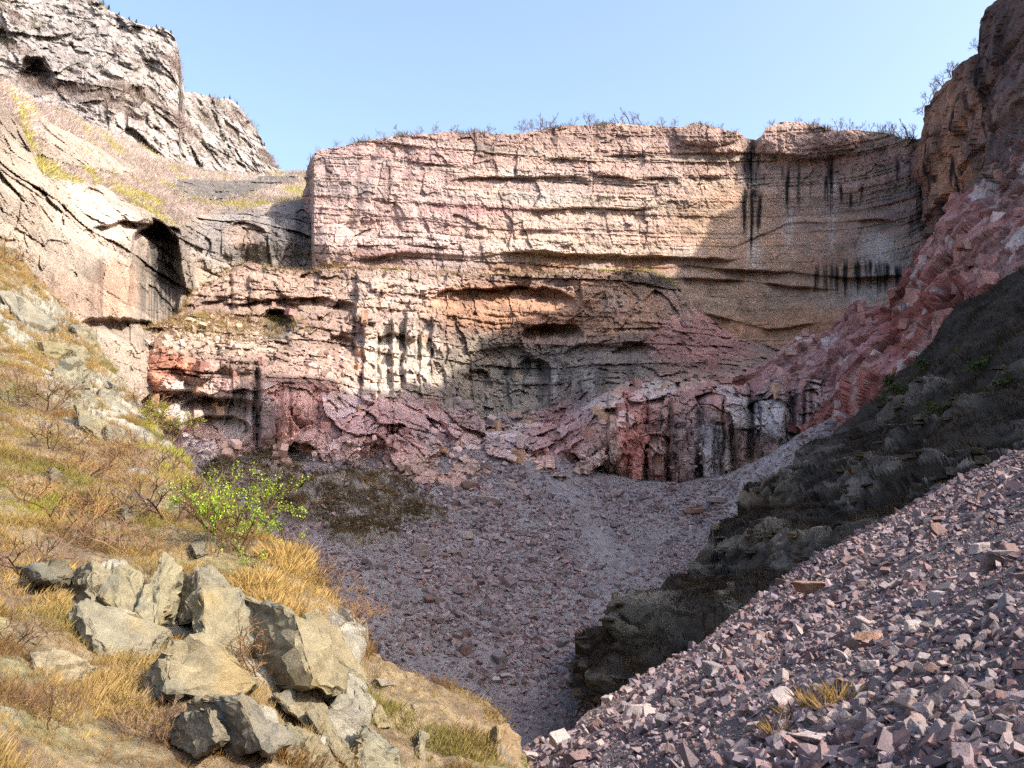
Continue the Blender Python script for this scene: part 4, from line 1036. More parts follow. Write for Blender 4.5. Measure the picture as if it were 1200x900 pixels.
# what is beyond the frame may not hold larger stones than what is in it
wh = r3.integers(0, len(VARS), n)
nc = stone_cols(n, r3, .92)
nc = (nc * .7 + .3 * nc.mean(0)) * np.array([.78, .765, .775])
P0 = pos + nr * size[:, None] * .16
sc3 = size[:, None] * (0.8 + .45 * r3.random((n, 3)))
V, Fc, Cc = join(SMALL, wh[keep] % len(SMALL), P0[keep], R_[keep], sc3[keep], nc[keep])
add('near_stones', mesh_np('near_stones', V, Fc, M_STONE_STUFF, Cc), label='mass of loose pinkish grey stones covering the near bank', cat='stones', kind='stuff')
for i in np.where(~keep)[0]:
    place('stone', int(wh[i]), M_STONE, 'near', P0[i], R_[i], [float(v) for v in sc3[i]],
          label='larger angular pinkish grey stone lying loose on the sunlit near bank of rubble', cat='stone', group='larger stones on the near rubble bank')
for a in [
    ('near_scree', 745, 846, 34, 20, M_PALE, 'p', 'big bright white block lying alone low on the near bank'),
    ('near_scree', 712, 827, 18, 9, M_PALE, 'p', 'pale slab on the brink of the near bank, by the bare soil'),
    ('near_scree', 738, 814, 14, 8, M_PALE, 'p', 'cream stone on the brink of the near bank above the white block'),
    ('near_scree', 655, 884, 26, 22, M_PALE, 'p', 'pointed white block on the near bank beside the orange boulder'),
    ('near_scree', 625, 892, 34, 12, M_PALE, 'p', 'long white splinter of rock next to the orange boulder'),
    ('near_scree', 920, 846, 34, 22, M_PALE, 'p', 'pale boulder beside the golden grass on the near bank'),
    ('near_scree', 990, 797, 24, 18, M_PALE, 'p', 'cream block near the middle of the near bank'),
    ('near_scree', 1022, 817, 24, 16, M_PALE, 'p', 'light slab below the cream block on the near bank'),
    ('near_scree', 1072, 762, 24, 14, M_PALE, 'p', 'bright leaning slab right of the middle of the near bank'),
    ('near_scree', 1146, 632, 20, 14, M_PALE, 'p', 'white topped block high on the near bank'),
    ('near_scree', 1175, 675, 44, 20, M_STONE, 'p', 'wide flat mauve slab at the edge of the frame on the near bank'),
    ('near_scree', 1175, 655, 26, 12, M_STONE, 'p', 'flat grey slab just above the wide mauve slab'),
    ('near_scree', 952, 708, 44, 16, M_RUST, 'r', 'long rusty brown slab near the brink of the near bank'),
    ('near_scree', 1022, 765, 40, 15, M_RUST, 'r', 'tan flat slab in the middle of the near bank rubble'),
    ('near_scree', 960, 897, 60, 12, M_PALE, 'p', 'broad pale slab at the lower edge below the golden grass'),
    ('near_scree', 1100, 710, 24, 14, M_PALE, 'p', 'pale pink stone on the upper right of the near bank'),
    ('near_scree', 880, 870, 18, 14, M_PALE, 'p', 'grey white stone left of the golden grass'),
]:
    lay(*a, k=(int(a[1]) * 5 + int(a[2])) % len(VARS), rz=(a[1] * .61) % 3, tilt=(.2 * math.sin(a[1]), .25 * math.cos(a[2])))

# ------------------------------------------------------------------ big blocks of the outcrop on the grassy slope
def block(pts, ridge, d0, label, thick=0.9, name='boulder', cat='boulder', col=(196, 184, 152), kl=.0060, kr=.0036, ky=.0030, zoom=None, det=5, rough=.05, seed=1, grow_=1.25):
    """pts: outline, ridge: arris nearest the viewer, in pixels of an enlargement; the block falls back on both sides of the arris"""
    zx, zy, zs = zoom if zoom else (60, 640, 1 / 2.857)
    rx = np.array([p[0] for p in ridge], float); ry = np.array([p[1] for p in ridge], float)
    o = np.argsort(ry); rx, ry = rx[o], ry[o]
    if d0 < 100:
        tmp = []
        for x, y in list(pts) + list(ridge):
            x0 = np.interp(y, ry, rx)
            dd = (kr * max(x - x0, 0) + kl * max(x0 - x, 0) + ky * (np.mean(ry) - y)) * (zs * 2.857) * d0 / 13.0
            tmp.append(float(d_grass(np.array([zx + x * zs]), np.array([zy + y * zs]))[0]) - dd)
        d0 = float(np.percentile(tmp, 14)) + .004 * d0
    fr = []
    allp = [(x, y) for x, y in pts] + [(x, y) for x, y in ridge]
    ym = np.mean(ry)
    for x, y in allp:
        x0 = np.interp(y, ry, rx)
        dd = (kr * max(x - x0, 0) + kl * max(x0 - x, 0) + ky * (ym - y)) * (zs * 2.857) * d0 / 13.0
        fr.append(proj(zx + x * zs, zy + y * zs, d0 + dd))
    fr = np.array(fr); c = fr.mean(0)
    fr = c + (fr - c) * grow_
    back = c + (fr - c) * .85 + np.array([-.15, 1.0, -.25]) * thick
    V, Fc = hull_mesh(np.concatenate([fr, back]))
    bm = bmesh.new()
    vs_ = [bm.verts.new(v - c) for v in V]
    for f in Fc: bm.faces.new([vs_[i] for i in f])
    bmesh.ops.dissolve_limit(bm, angle_limit=.09, verts=bm.verts[:], edges=bm.edges[:])
    sz = np.ptp(V, axis=0).max()
    bmesh.ops.bevel(bm, geom=bm.edges[:], offset=.009 * sz, segments=1, affect='EDGES', clamp_overlap=True)
    bmesh.ops.triangulate(bm, faces=bm.faces[:])
    for _ in range(det):
        es = [e for e in bm.edges if e.calc_length() > sz / 20]
        if not es or len(bm.faces) > 3000: break
        bmesh.ops.subdivide_edges(bm, edges=es, cuts=1)
        bmesh.ops.triangulate(bm, faces=[f for f in bm.faces if len(f.verts) > 3])
    bm.normal_update(); bm.verts.ensure_lookup_table()
    W = np.array([v.co[:] for v in bm.verts]); Nn = np.array([v.normal[:] for v in bm.verts])
    Q = W / sz
    f_, h_ = facets(Q * 3.2 + seed, 200 + seed, .5, .5, .5, .05)
    f2_, _h = facets(Q * np.array([6, 6, 10.]) + seed, 240 + seed, .5, .5, .5, .05)
    lam = np.abs(noise3(np.stack([Q[:, 0] * 1.5 + seed, Q[:, 1] * 1.5, Q[:, 2] * 14 + 3 * Q[:, 0]], -1), 220 + seed))
    W = W + Nn * (sz * rough * (1.1 * f_ + .45 * f2_ + .5 * noise3(Q * 9, seed) + .35 * noise3(Q * 22, seed + 1) - .5 * np.clip(.12 - lam, 0, 1) * 6))[:, None]
    C0 = .37 * (lin(col) * .5 + .5 * lin((172, 162, 134))) * (0.9 + .22 * noise3(Q * 4, 230 + seed) + .16 * noise3(Q * 14, 231 + seed))[:, None]
    C0 = mixc(C0, (128, 108, 70), .5 * smooth(.15, .5, noise3(Q * 2.3, 232 + seed)))
    C0 = mixc(C0, (92, 92, 84), .65 * smooth(.1, .5, noise3(Q * 3.1, 233 + seed)))
    Ff = np.array([[v.index for v in f.verts] for f in bm.faces]); bm.free()
    me = mesh_np(name, W, Ff, M_BOULDER, np.clip(C0, .01, .9))
    ob = add(name, me, label=label, cat=cat)
    ob.location = c
    return ob
Z1 = (60, 640, 1 / 2.857)
FULL = (0, 0, 1.0)
bl = [
 ([(60, 90), (140, 78), (200, 110), (190, 160), (170, 215), (130, 190), (70, 190)], [(142, 85), (132, 190)], 11.9, 'block with a dark end face at the upper corner of the pale outcrop', .9, (186, 172, 142)),
 ([(125, 195), (210, 225), (345, 282), (318, 345), (262, 410), (180, 352), (70, 272), (100, 215)], [(105, 222), (180, 350)], 11.6, 'wide tilted pale slab across the left half of the outcrop', .8, (200, 192, 168)),
 ([(285, 215), (340, 100), (375, 50), (415, 92), (400, 150), (385, 205), (352, 275)], [(295, 200), (350, 270)], 12.7, 'tall tilted cream slab beside the shadowed cleft', .7, (206, 194, 156)),
 ([(165, 165), (230, 80), (280, 110), (292, 212), (340, 275), (210, 222)], [(180, 170), (235, 225)], 12.4, 'cracked cream slab wedged between the dark-ended block and the tall slab', .6, (198, 186, 148)),
 ([(425, 120), (490, 100), (510, 150), (480, 235), (430, 250)], [(490, 140), (478, 230)], 13.5, 'narrow grey block in the shade of the cleft', .7, (168, 156, 132)),
 ([(480, 108), (488, 78), (530, 75), (600, 135), (590, 160), (540, 142)], [(485, 90), (530, 140)], 13.9, 'thin flat slab capping the top of the outcrop under the grass', .5, (176, 168, 150)),
 ([(480, 200), (510, 158), (600, 155), (682, 212), (645, 262), (640, 310), (625, 390), (590, 398), (530, 345), (490, 240)], [(520, 165), (528, 340)], 12.9, 'large cream block with a gabled top in the middle of the outcrop', 1.0, (204, 190, 154)),
 ([(330, 470), (345, 400), (405, 325), (490, 322), (580, 390), (637, 452), (562, 503), (440, 475), (335, 525)], [(402, 335), (385, 415), (400, 470)], 12.0, 'squat boulder with a rounded lit back and dark undercut side', .9, (202, 184, 148)),
 ([(632, 300), (690, 215), (745, 212), (812, 252), (850, 268), (955, 400), (950, 462), (920, 467), (860, 440), (700, 440), (635, 425)], [(812, 255), (815, 340), (862, 430)], 12.7, 'big cube-like block with a brown shaded front and bright side', 1.0, (196, 178, 140)),
 ([(862, 245), (905, 230), (965, 290), (1012, 372), (1045, 430), (1040, 452), (985, 405), (940, 340), (880, 285)], [(866, 252), (985, 404)], 13.3, 'long cream slab split off beside the big cube-like block', .6, (202, 182, 140)),
 ([(950, 462), (985, 405), (1012, 420), (1002, 458)], [(955, 455), (985, 410)], 13.1, 'small pale wedge under the split-off slab', .35, (204, 196, 176)),
 ([(888, 480), (1010, 458), (1046, 512), (1048, 632), (1030, 622), (960, 545)], [(890, 482), (1030, 618)], 12.9, 'white triangular block below the big cube-like block', .6, (206, 202, 190)),
 ([(1012, 455), (1055, 465), (1060, 495), (1040, 500)], [(1054, 466), (1054, 492)], 13.2, 'little dark block on the outer edge of the outcrop', .3, (130, 120, 104)),
 ([(760, 505), (880, 480), (905, 560), (870, 605), (820, 570)], [(765, 506), (860, 600)], 12.4, 'tan slab set under the dark front of the big cube-like block', .5, (190, 172, 138)),
 ([(862, 570), (900, 552), (1000, 690), (995, 735), (950, 700), (880, 620)], [(866, 572), (955, 700)], 12.5, 'narrow tan slab running down below the white triangular block', .5, (186, 168, 132)),
 ([(1050, 600), (1140, 690), (1155, 760), (1050, 760), (1020, 700)], [(1050, 610), (1030, 720)], 13.2, 'pale lichened slab at the lower outer end of the outcrop', .6, (192, 184, 156)),
 ([(490, 540), (560, 522), (640, 520), (720, 590), (762, 640), (700, 672), (600, 700), (560, 650)], [(630, 540), (690, 660)], 11.0, 'dark grey wedge-shaped rock low in front of the outcrop', .7, (150, 146, 140)),
 ([(420, 570), (520, 560), (560, 640), (480, 690), (400, 640)], [(520, 565), (540, 650)], 11.0, 'weathered grey rock beside the dark wedge-shaped rock', .6, (158, 148, 132)),
 ([(-60, 370), (0, 358), (95, 392), (80, 440), (40, 472), (-40, 455)], [(-50, 380), (-30, 450)], 9.9, 'smooth buff boulder alone in the grass left of the outcrop', .6, (204, 184, 150)),
 ([(332, 345), (370, 290), (392, 295), (352, 347)], [(340, 340), (370, 295)], 11.9, 'small tilted stone beside the squat boulder', .2, (190, 180, 154)),
 ([(790, 600), (870, 640), (970, 760), (800, 760)], [(800, 610), (800, 740)], 11.9, 'sloping tan slab at the lower edge beneath the outcrop', .6, (186, 166, 128)),
 ([(1485, 640), (1495, 612), (1530, 606), (1560, 640), (1562, 725), (1490, 730)], [(1500, 620), (1496, 715)], 14.1, 'rounded orange tan boulder at the toe of the grassy slope', .5, (206, 160, 112)),
 ([(1070, 560), (1100, 540), (1130, 600), (1090, 610)], [(1080, 565), (1095, 605)], 13.8, 'small buff rock on the grass below the outcrop edge', .3, (198, 176, 130)),
]
for i, (pts, ridge, d0, lab, th, col) in enumerate(bl):
    block(pts, ridge, d0, lab, th, col=col, seed=i + 1, zoom=Z1)
Z2 = (0, 280, .3)
bl2 = [
 ([(200, 505), (300, 478), (312, 555), (290, 600), (208, 560)], [(212, 500), (214, 555)], 41.5, 'upright slab of pale rock high on the grassy slope', 2.5, (204, 196, 168)),
 ([(378, 600), (400, 578), (432, 592), (440, 632), (390, 632)], [(392, 590), (394, 628)], 39.0, 'grey boulder half buried on the shoulder of the grassy slope', 1.5, (176, 172, 160)),
 ([(308, 605), (340, 598), (375, 632), (350, 656), (312, 640)], [(318, 606), (318, 640)], 37.5, 'pale stone next to the grey shoulder boulder', 1.2, (196, 190, 174)),
 ([(308, 662), (395, 708), (492, 798), (470, 805), (400, 782), (318, 728)], [(312, 668), (322, 726)], 34.0, 'long low shelf of cream rock running down the slope', 2.0, (202, 190, 150)),
 ([(254, 430), (316, 428), (312, 486), (262, 472)], [(262, 432), (268, 470)], 45.5, 'square pale block above the upright slab', 2.0, (200, 188, 152)),
 ([(8, 225), (60, 218), (130, 268), (195, 320), (150, 348), (98, 338), (20, 285)], [(16, 230), (100, 335)], 53.0, 'broad bright rock shelf near the top of the grassy slope', 3.0, (208, 202, 184)),
 ([(285, 350), (335, 345), (362, 370), (360, 410), (310, 395)], [(300, 352), (314, 394)], 51.0, 'sunlit rock knob on the skyline of the grassy slope', 2.0, (206, 190, 160)),
 ([(405, 420), (470, 412), (500, 420), (492, 470), (470, 520), (425, 480)], [(440, 420), (430, 480)], 152.0, 'blank pale buttress behind the grassy slope shoulder', 14.0, (206, 176, 150)),
 ([(420, 560), (450, 572), (452, 620), (436, 612)], [(436, 566), (440, 610)], 38.5, 'dark little rock behind the grey shoulder boulder', 1.0, (110, 106, 100)),
 ([(155, 405), (240, 400), (262, 425), (200, 470), (165, 440)], [(170, 406), (180, 450)], 46.0, 'yellowish weathered rock on the upper grassy slope', 2.0, (190, 176, 124)),
 ([(390, 770), (420, 728), (470, 745), (492, 795), (440, 800)], [(420, 735), (430, 795)], 33.0, 'broken grey rock at the low end of the cream shelf', 1.2, (170, 164, 146)),
 ([(0, 30), (60, 45), (78, 78), (40, 70), (0, 60)], [(10, 35), (40, 66)], 60.0, 'dark rock rib by the upper corner of the slope', 2.0, (160, 144, 120)),
]
for i, (pts, ridge, d0, lab, th, col) in enumerate(bl2):
    block(pts, ridge, d0, lab, th, col=col, seed=40 + i, zoom=Z2, kl=.007, kr=.004, ky=.004)
bl3 = [
 ([(18, 664), (60, 656), (76, 662), (74, 674), (30, 680)], [(40, 664), (50, 676)], 14.8, 'thin dark ledge of rock in the grass at the far side of the outcrop', .5, (120, 112, 98)),
 ([(48, 560), (62, 552), (68, 562), (58, 570)], [(60, 556), (60, 568)], 21.5, 'small dark stone under a bare shrub on the slope', .4, (104, 92, 80)),
 ([(150, 585), (165, 578), (174, 588), (160, 594)], [(155, 582), (160, 592)], 22.5, 'small grey stone by the bare shrubs on mid slope', .4, (150, 140, 120)),
 ([(222, 640), (236, 636), (242, 648), (228, 650)], [(226, 640), (230, 648)], 18.8, 'grey stone under the bright green shrub', .4, (140, 136, 120)),
 ([(142, 596), (158, 598), (160, 610), (146, 612)], [(146, 598), (148, 610)], 20.5, 'round brown stone amid bare shrubs on the slope', .4, (130, 112, 88)),
 ([(492, 860), (500, 866), (496, 892), (490, 880)], [(494, 862), (492, 886)], 13.6, 'thin upright stone on the lower grass', .2, (190, 174, 140)),
 ([(552, 838), (566, 834), (570, 842), (556, 846)], [(556, 838), (558, 844)], 14.8, 'small pink stone near the toe of the grass', .25, (186, 150, 132)),
 ([(480, 826), (492, 822), (496, 828), (484, 832)], [(484, 826), (486, 830)], 15.2, 'pinkish pebble-like stone on the lower grass', .2, (190, 160, 140)),
 ([(440, 796), (458, 798), (462, 802), (446, 804)], [(444, 797), (448, 803)], 15.4, 'flat white stone at the edge of the grass over the scree', .2, (200, 192, 180)),
]
for i, (pts, ridge, d0, lab, th, col) in enumerate(bl3):
    block(pts, ridge, d0, lab, th, col=col, seed=60 + i, zoom=FULL, kl=.017, kr=.010, ky=.008, det=3)

# ------------------------------------------------------------------ plants
def tuft(r, blades, spread, lean, wid, seg=2):
    """unit-high grass clump; triangles only"""
    V, Fq = [], []
    for b in range(blades):
        a = r.random() * 6.283; rr_ = spread * r.random() ** .5
        x, y = rr_ * math.cos(a), rr_ * math.sin(a)
        h = .55 + .45 * r.random(); l = lean * (.3 + r.random()); la = a + r.normal() * .8
        dx, dy = math.cos(la) * l, math.sin(la) * l
        wx, wy = -math.sin(la + r.normal()) * wid, math.cos(la + r.normal()) * wid
        i0 = len(V)
        V += [(x - wx, y - wy, -.05), (x + wx, y + wy, -.05), (x + dx * .52 + wx * .9, y + dy * .52 + wy * .9, h * .6), (x + dx, y + dy, h)]
        Fq += [(i0, i0 + 1, i0 + 2), (i0, i0 + 2, i0 + 3)]
    return np.array(V), np.array(Fq)
rt = np.random.default_rng(91)
TUFTS = [tuft(rt, 7, .22, .6, .013) for _ in range(12)]
BRUSH = [tuft(rt, 8, .42, .75, .034) for _ in range(6)]
def upright(n, r):
    a = r.random(n) * 6.283; z = np.zeros(n); o = np.ones(n); c, s = np.cos(a), np.sin(a)
    return np.stack([c, -s, z, s, c, z, z, z, o], -1).reshape(n, 3, 3)
def veg(name, sheetn, n, weight, hfun, colours, variants, mat, label, cat, aspect=1.0, jitter=.35):
    pos, nr, qx, qy = sample(sheetn, n, rt, weight)
    h = hfun(pos, qx, qy) * (.6 + .8 * rt.random(n))
    cols = colours(pos, qx, qy) * (1 - jitter + 2 * jitter * rt.random((n, 1)))
    wh = rt.integers(0, len(variants), n)
    V, Fc, Cc = join(variants, wh, pos, upright(n, rt), h[:, None] * np.array([aspect, aspect, 1.0]), cols)
    return add(name, mesh_np(name, V, Fc, mat, np.clip(Cc, .005, .9)), label=label, cat=cat, kind='stuff')
OUT = [(130, 705, 62, 62), (200, 700, 55, 45), (240, 790, 50, 40), (265, 720, 40, 45), (330, 765, 60, 50), (400, 755, 36, 60), (405, 830, 36, 40), (75, 785, 26, 22), (290, 845, 55, 28), (390, 860, 40, 30), (600, 872, 14, 20)]
def clear(px, py):
    m = np.ones(px.shape)
    for x, y, a, b in OUT: m = m * (1 - .80 * smooth(.15, .55, bump_at(px, py, x, y, a, b, 1)))
    return m
def w_gr(A, px, py, ex):
    return (11 / A[..., 1]) ** .9 * (1 - .9 * ex['rm']) * clear(px, py) * (.38 + smooth(-.2, .3, noise3(A / 1.1, 170))) * smooth(-60, -20, px) * smooth(960, 930, py)
def h_gr(P, qx, qy):
    tall = np.maximum(bump_at(qx, qy, 345, 680, 85, 60, 1.4), bump_at(qx, qy, 40, 690, 60, 40, .8)).clip(0, 1)
    return (0.14 + .14 * tall) * (.7 + .9 * smooth(-.1, .5, noise3(P / 1.1, 170))) * (P[:, 1] / 14) ** .42
def c_gr(P, qx, qy):
    n1 = noise3(P / 1.7, 171); n2 = noise3(P / 3.1, 172)
    C = np.broadcast_to(lin((162, 140, 96)), P.shape).copy()
    C = mixc(C, (122, 90, 56), smooth(-.05, .4, n1) * .85)
    C = mixc(C, (122, 120, 68), smooth(-.1, .4, n2) * .8)
    C = mixc(C, (112, 88, 66), smooth(.1, .4, noise3(P / .9, 168)) * .8)
    tall = np.maximum(bump_at(qx, qy, 345, 680, 85, 60, 1.4), bump_at(qx, qy, 40, 690, 60, 40, .8)).clip(0, 1)
    C = mixc(C, (182, 156, 106), .9 * tall)
    C = C * np.array([.82, .77, .64])
    gr = np.maximum(bump_at(qx, qy, 195, 520, 40, 60, 1.3), bump_at(qx, qy, 30, 590, 60, 30, .7)).clip(0, 1)
    C = mixc(C, (150, 150, 58), .8 * gr)
    return C
veg('dry_grass', 'grassy_slope', 31000, w_gr, h_gr, c_gr, TUFTS, M_PLANT, 'dry golden and rust coloured grass covering the sunny slope', 'grass')
# brush on the terraces of the left cliff, far mountain, dark slope, mound and cliff tops
def w_br(A, px, py, ex):
    return (1 - ex['below']) * (1 - .97 * ex['band']) * (200 / A[..., 1]) ** 1.2
def c_br(P, qx, qy):
    C = np.broadcast_to(lin((158, 142, 134)), P.shape).copy()
    C = mixc(C, (178, 162, 154), smooth(-.2, .4, noise3(P / 14, 173)))
    edge = np.exp(-((edge_left(qx) - qy) / 10) ** 2)
    C = mixc(C, (158, 150, 62), smooth(.1, .5, noise3(P / 9, 174) + .3 * edge) * .85)
    return C
veg('terrace_brush', 'left_cliff', 7500, w_br, lambda P, x, y: 1.4 + 0 * x, c_br, BRUSH, M_PLANT, 'grey leafless brush growing over the terraces above the cream cliff', 'brush', 1.1)
def w_fb(A, px, py, ex): return .15 + 2.0 * ex['ter']
veg('mountain_brush', 'far_mountain', 4500, w_fb, lambda P, x, y: 2.4 + 0 * x, lambda P, x, y: mixc(np.broadcast_to(lin((132, 116, 110)), P.shape).copy(), (98, 98, 74), smooth(0, .4, noise3(P / 20, 175))), BRUSH, M_PLANT, 'thin grey brush on the ledges of the pale mountain', 'brush', 1.2)
def w_db(A, px, py, ex): return (1 - ex['band']) * (.3 + smooth(-.4, .3, noise3(A / 5, 176))) * (70 / A[..., 1])
def c_db(P, qx, qy):
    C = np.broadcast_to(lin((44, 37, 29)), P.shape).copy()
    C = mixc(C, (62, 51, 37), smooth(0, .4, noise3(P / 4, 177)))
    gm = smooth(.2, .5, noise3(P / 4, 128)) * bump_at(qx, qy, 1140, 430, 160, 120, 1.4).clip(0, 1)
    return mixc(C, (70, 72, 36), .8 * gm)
veg('slope_brush', 'dark_slope', 6500, w_db, lambda P, x, y: 0.55 + 0 * x, c_db, BRUSH, M_PLANT, 'dark low brush growing over the shaded hillside', 'brush', 1.2)
def w_mb(A, px, py, ex): return smooth(.3, .6, ex['md']) * (.2 + smooth(-.3, .3, noise3(A / 5, 178)))
veg('mound_brush', 'scree_slope', 2200, w_mb, lambda P, x, y: .8 + 0 * x, lambda P, x, y: mixc(np.broadcast_to(lin((86, 72, 48)), P.shape).copy(), (110, 88, 54), smooth(0, .4, noise3(P / 6, 179))), BRUSH, M_PLANT, 'brown dry brush on the dark mound beside the scree', 'brush', 1.2)
def w_bb(A, px, py, ex): return bump_at(px, py, 260, 382, 120, 20, 1) + 1.2 * np.exp(-((py - BTOP(px)) / 3) ** 2) * smooth(800, 780, px)
veg('ledge_brush', 'bench_cliff', 1500, w_bb, lambda P, x, y: 1.0 + 0 * x, lambda P, x, y: mixc(np.broadcast_to(lin((140, 118, 82)), P.shape).copy(), (150, 146, 58), smooth(0.1, .4, noise3(P / 9, 180))), BRUSH, M_PLANT, 'dry brush and yellow green tufts along the ledges of the cliff', 'brush', 1.1)
def w_tb(A, px, py, ex): return np.exp(-((py - TOP_UP(px)) / 2.5) ** 2) * smooth(-.1, .35, noise3(A / 9, 182)) + .012 * (1 - ex['sm'])
veg('rim_brush', 'headwall_cliff', 900, w_tb, lambda P, x, y: 1.2 + 0 * x, lambda P, x, y: mixc(np.broadcast_to(lin((104, 92, 70)), P.shape).copy(), (98, 100, 54), smooth(0, .4, noise3(P / 12, 181))), BRUSH, M_PLANT, 'low brush fringing the flat rim of the headwall', 'brush', 1.2)

# ---- shrubs and little trees, each one a thing
def shrub_mesh(seed, levels=4, stems=5, spread=.6, th=.02, up=.6, kids=3, wander=.35):
    """unit-high branching: returns tube triangles and the twig tips"""
    r = np.random.default_rng(seed)
    V, Fq, tips = [], [], []
    def tube(p, q, a, b):
        ax = q - p; ax /= np.linalg.norm(ax) + 1e-9
        s = np.cross(ax, [0.3, .9, .2]); s /= np.linalg.norm(s) + 1e-9; t = np.cross(ax, s)
        i0 = len(V)
        for c, rad in ((p, a), (q, b)):
            for k in range(3):
                an = 2.094 * k
                V.append(c + rad * (s * math.cos(an) + t * math.sin(an)))
        for k in range(3):
            j = (k + 1) % 3
            Fq.append((i0 + k, i0 + j, i0 + 3 + j)); Fq.append((i0 + k, i0 + 3 + j, i0 + 3 + k))
    def grow(p, d, ln, rad, lv):
        q = p + d * ln * .5
        d2 = d + r.normal(size=3) * wander * .5; d2 /= np.linalg.norm(d2)
        e = q + d2 * ln * .5
        tube(p, q, rad, rad * .85); tube(q, e, rad * .85, rad * .68)
        if lv == 0:
            tips.append((q, e)); return
        for k in range(kids if lv > 1 else kids + 1):
            nd = d2 + r.normal(size=3) * (.75); nd[2] += up * .5; nd /= np.linalg.norm(nd)
            grow(q + (e - q) * r.random(), nd, ln * (.55 + .3 * r.random()), rad * .62, lv - 1)
    for s in range(stems):
        a = 6.283 * s / stems + r.random(); d = np.array([math.cos(a) * spread, math.sin(a) * spread, up + .4 * r.random()]); d /= np.linalg.norm(d)
        grow(np.array([.04 * math.cos(a), .04 * math.sin(a), -.05]), d, .42 * (.7 + .5 * r.random()), th * (.7 + .5 * r.random()), levels)
    V = np.array(V); hh = V[:, 2].max()
    return V / hh, np.array(Fq), [(a / hh, b / hh) for a, b in tips]

def leaf_mesh(tips, seed, per=6, size=.05, cols=((150, 190, 40), (120, 160, 36), (178, 204, 60)), keepf=lambda p: True):
    r = np.random.default_rng(seed); V, Fq, C = [], [], []
    cl = np.array([lin(c) for c in cols])
    for a, b in tips:
        if not keepf(b): continue
        for k in range(per):
            p = a + (b - a) * r.random() * 1.15 + r.normal(size=3) * size * .8
            d = r.normal(size=3); d /= np.linalg.norm(d); e = np.cross(d, r.normal(size=3)); e /= np.linalg.norm(e)
            l = size * (.6 + .8 * r.random()); w = l * .42
            i0 = len(V); V += [p, p + d * l * .5 + e * w, p + d * l, p + d * l * .5 - e * w]
            Fq += [(i0, i0 + 1, i0 + 2), (i0, i0 + 2, i0 + 3)]
            C += [cl[r.integers(0, len(cl))] * (.7 + .6 * r.random())] * 4
    return np.array(V), np.array(Fq), np.array(C)

SHR = []
for s in range(5):
    V, Fq, tp = shrub_mesh(300 + s, 3, 6, .75, .013, .55, 3)
    tw = np.broadcast_to(lin([(112, 86, 62), (132, 100, 66), (96, 76, 62), (120, 94, 74), (104, 84, 70)][s]), V.shape)
    SHR.append(mesh_np('bare_shrub_%d' % s, V, Fq, M_TWIG, tw))
shr = [(100, 560, 1.5, 'spreading bare shrub in mid slope beside a small dark stone'), (30, 585, .9, 'small bare shrub low on the slope near the frame edge'), (135, 605, 1.2, 'bare twiggy shrub behind the round brown stone'), (170, 575, 1.3, 'rounded bare shrub left of the green shrub'),
       (200, 610, 1.5, 'dark-stemmed bare shrub at the foot of the green shrub'), (236, 612, 1.2, 'bare shrub with spreading stems just left of the green shrub'), (80, 630, 1.3, 'tall thin bare shrub above the upper corner of the outcrop'), (120, 640, 1.0, 'bare shrub in the grass directly above the outcrop'),
       (155, 655, .9, 'low bare shrub touching the top of the cracked cream slab'), (25, 680, .9, 'straggly bare shrub in tall straw near the frame edge'), (305, 790, .9, 'thin bare bush climbing the front of the big cube-like block'), (300, 770, .7, 'tangle of twigs at the dark face of the cube-like block'),
       (60, 530, 1.3, 'bare shrub at the top of the brown grass patch'), (150, 545, 1.4, 'bare shrub under the cream rock shelf'), (185, 560, 1.3, 'bare shrub on the shoulder above the green shrub'), (395, 690, .8, 'grey bare shrub on the outer edge of the straw'), (415, 740, .8, 'bare shrub over the brink beside the split-off slab'),
       (380, 672, .8, 'twiggy shrub behind the tall straw at the brink'), (20, 470, 1.6, 'bare shrub beneath the bright rock shelf'), (55, 480, 1.6, 'bare shrub left of the upright pale slab'), (170, 480, 1.4, 'small bare shrub on the skyline of the slope'), (10, 310, 2.5, 'large bare shrub at the upper corner of the slope'),
       (20, 760, .6, 'bare shrublet in the grass above the smooth buff boulder'), (60, 850, .5, 'rust brown shrublet at the lower corner of the slope'), (180, 840, .5, 'dead shrublet in the grass below the squat boulder'), (215, 860, .45, 'sparse twigs left of the weathered grey rock'), (360, 790, .5, 'twigs between the cube-like block and the tan slab'), (145, 690, .5, 'tuft of twigs growing from the crack of the cream slab')]
for i, (x, y, h, lab) in enumerate(shr):
    p = surf('grassy_slope', x, y)
    o = add('bare_shrub', SHR[i % 5], label=lab, cat='shrub', group='bare shrubs on the grassy slope')
    o.location = p; o.scale = (h * 1.15, h * 1.15, h); o.rotation_euler = (0, 0, i * 1.3)

def leafy(x, y, h, seed, label, per, width=1.0, stems=5, levels=3, size=.05, cols=((150, 190, 40), (120, 160, 36), (178, 204, 60)), sheetn='grassy_slope', group=None, name='green_shrub', cat='shrub'):
    V, Fq, tp = shrub_mesh(seed, levels, stems, .5, .014, .7, 3, .3)
    p = surf(sheetn, x, y)
    e = bpy.data.objects.new(name, None); COL.objects.link(e); e.location = p; e.scale = (h * width, h * width, h); e.rotation_euler = (0, 0, seed)
    e['label'] = label; e['category'] = cat
    if group: e['group'] = group
    add('stem', mesh_np('stem', V, Fq, M_TWIG, np.broadcast_to(lin((86, 66, 46)), V.shape)), parent=e)
    V, Fq, C = leaf_mesh(tp, seed + 1, per, size, cols)
    add('foliage', mesh_np('foliage', V, Fq, M_LEAF, np.clip(C, .01, .9)), parent=e)
    return e
leafy(278, 648, 2.1, 410, 'bright green leafy shrub leaning over the scree', 20, .95, 8, 3, .017, ((166, 190, 62), (120, 146, 48), (184, 204, 84), (92, 112, 40)))
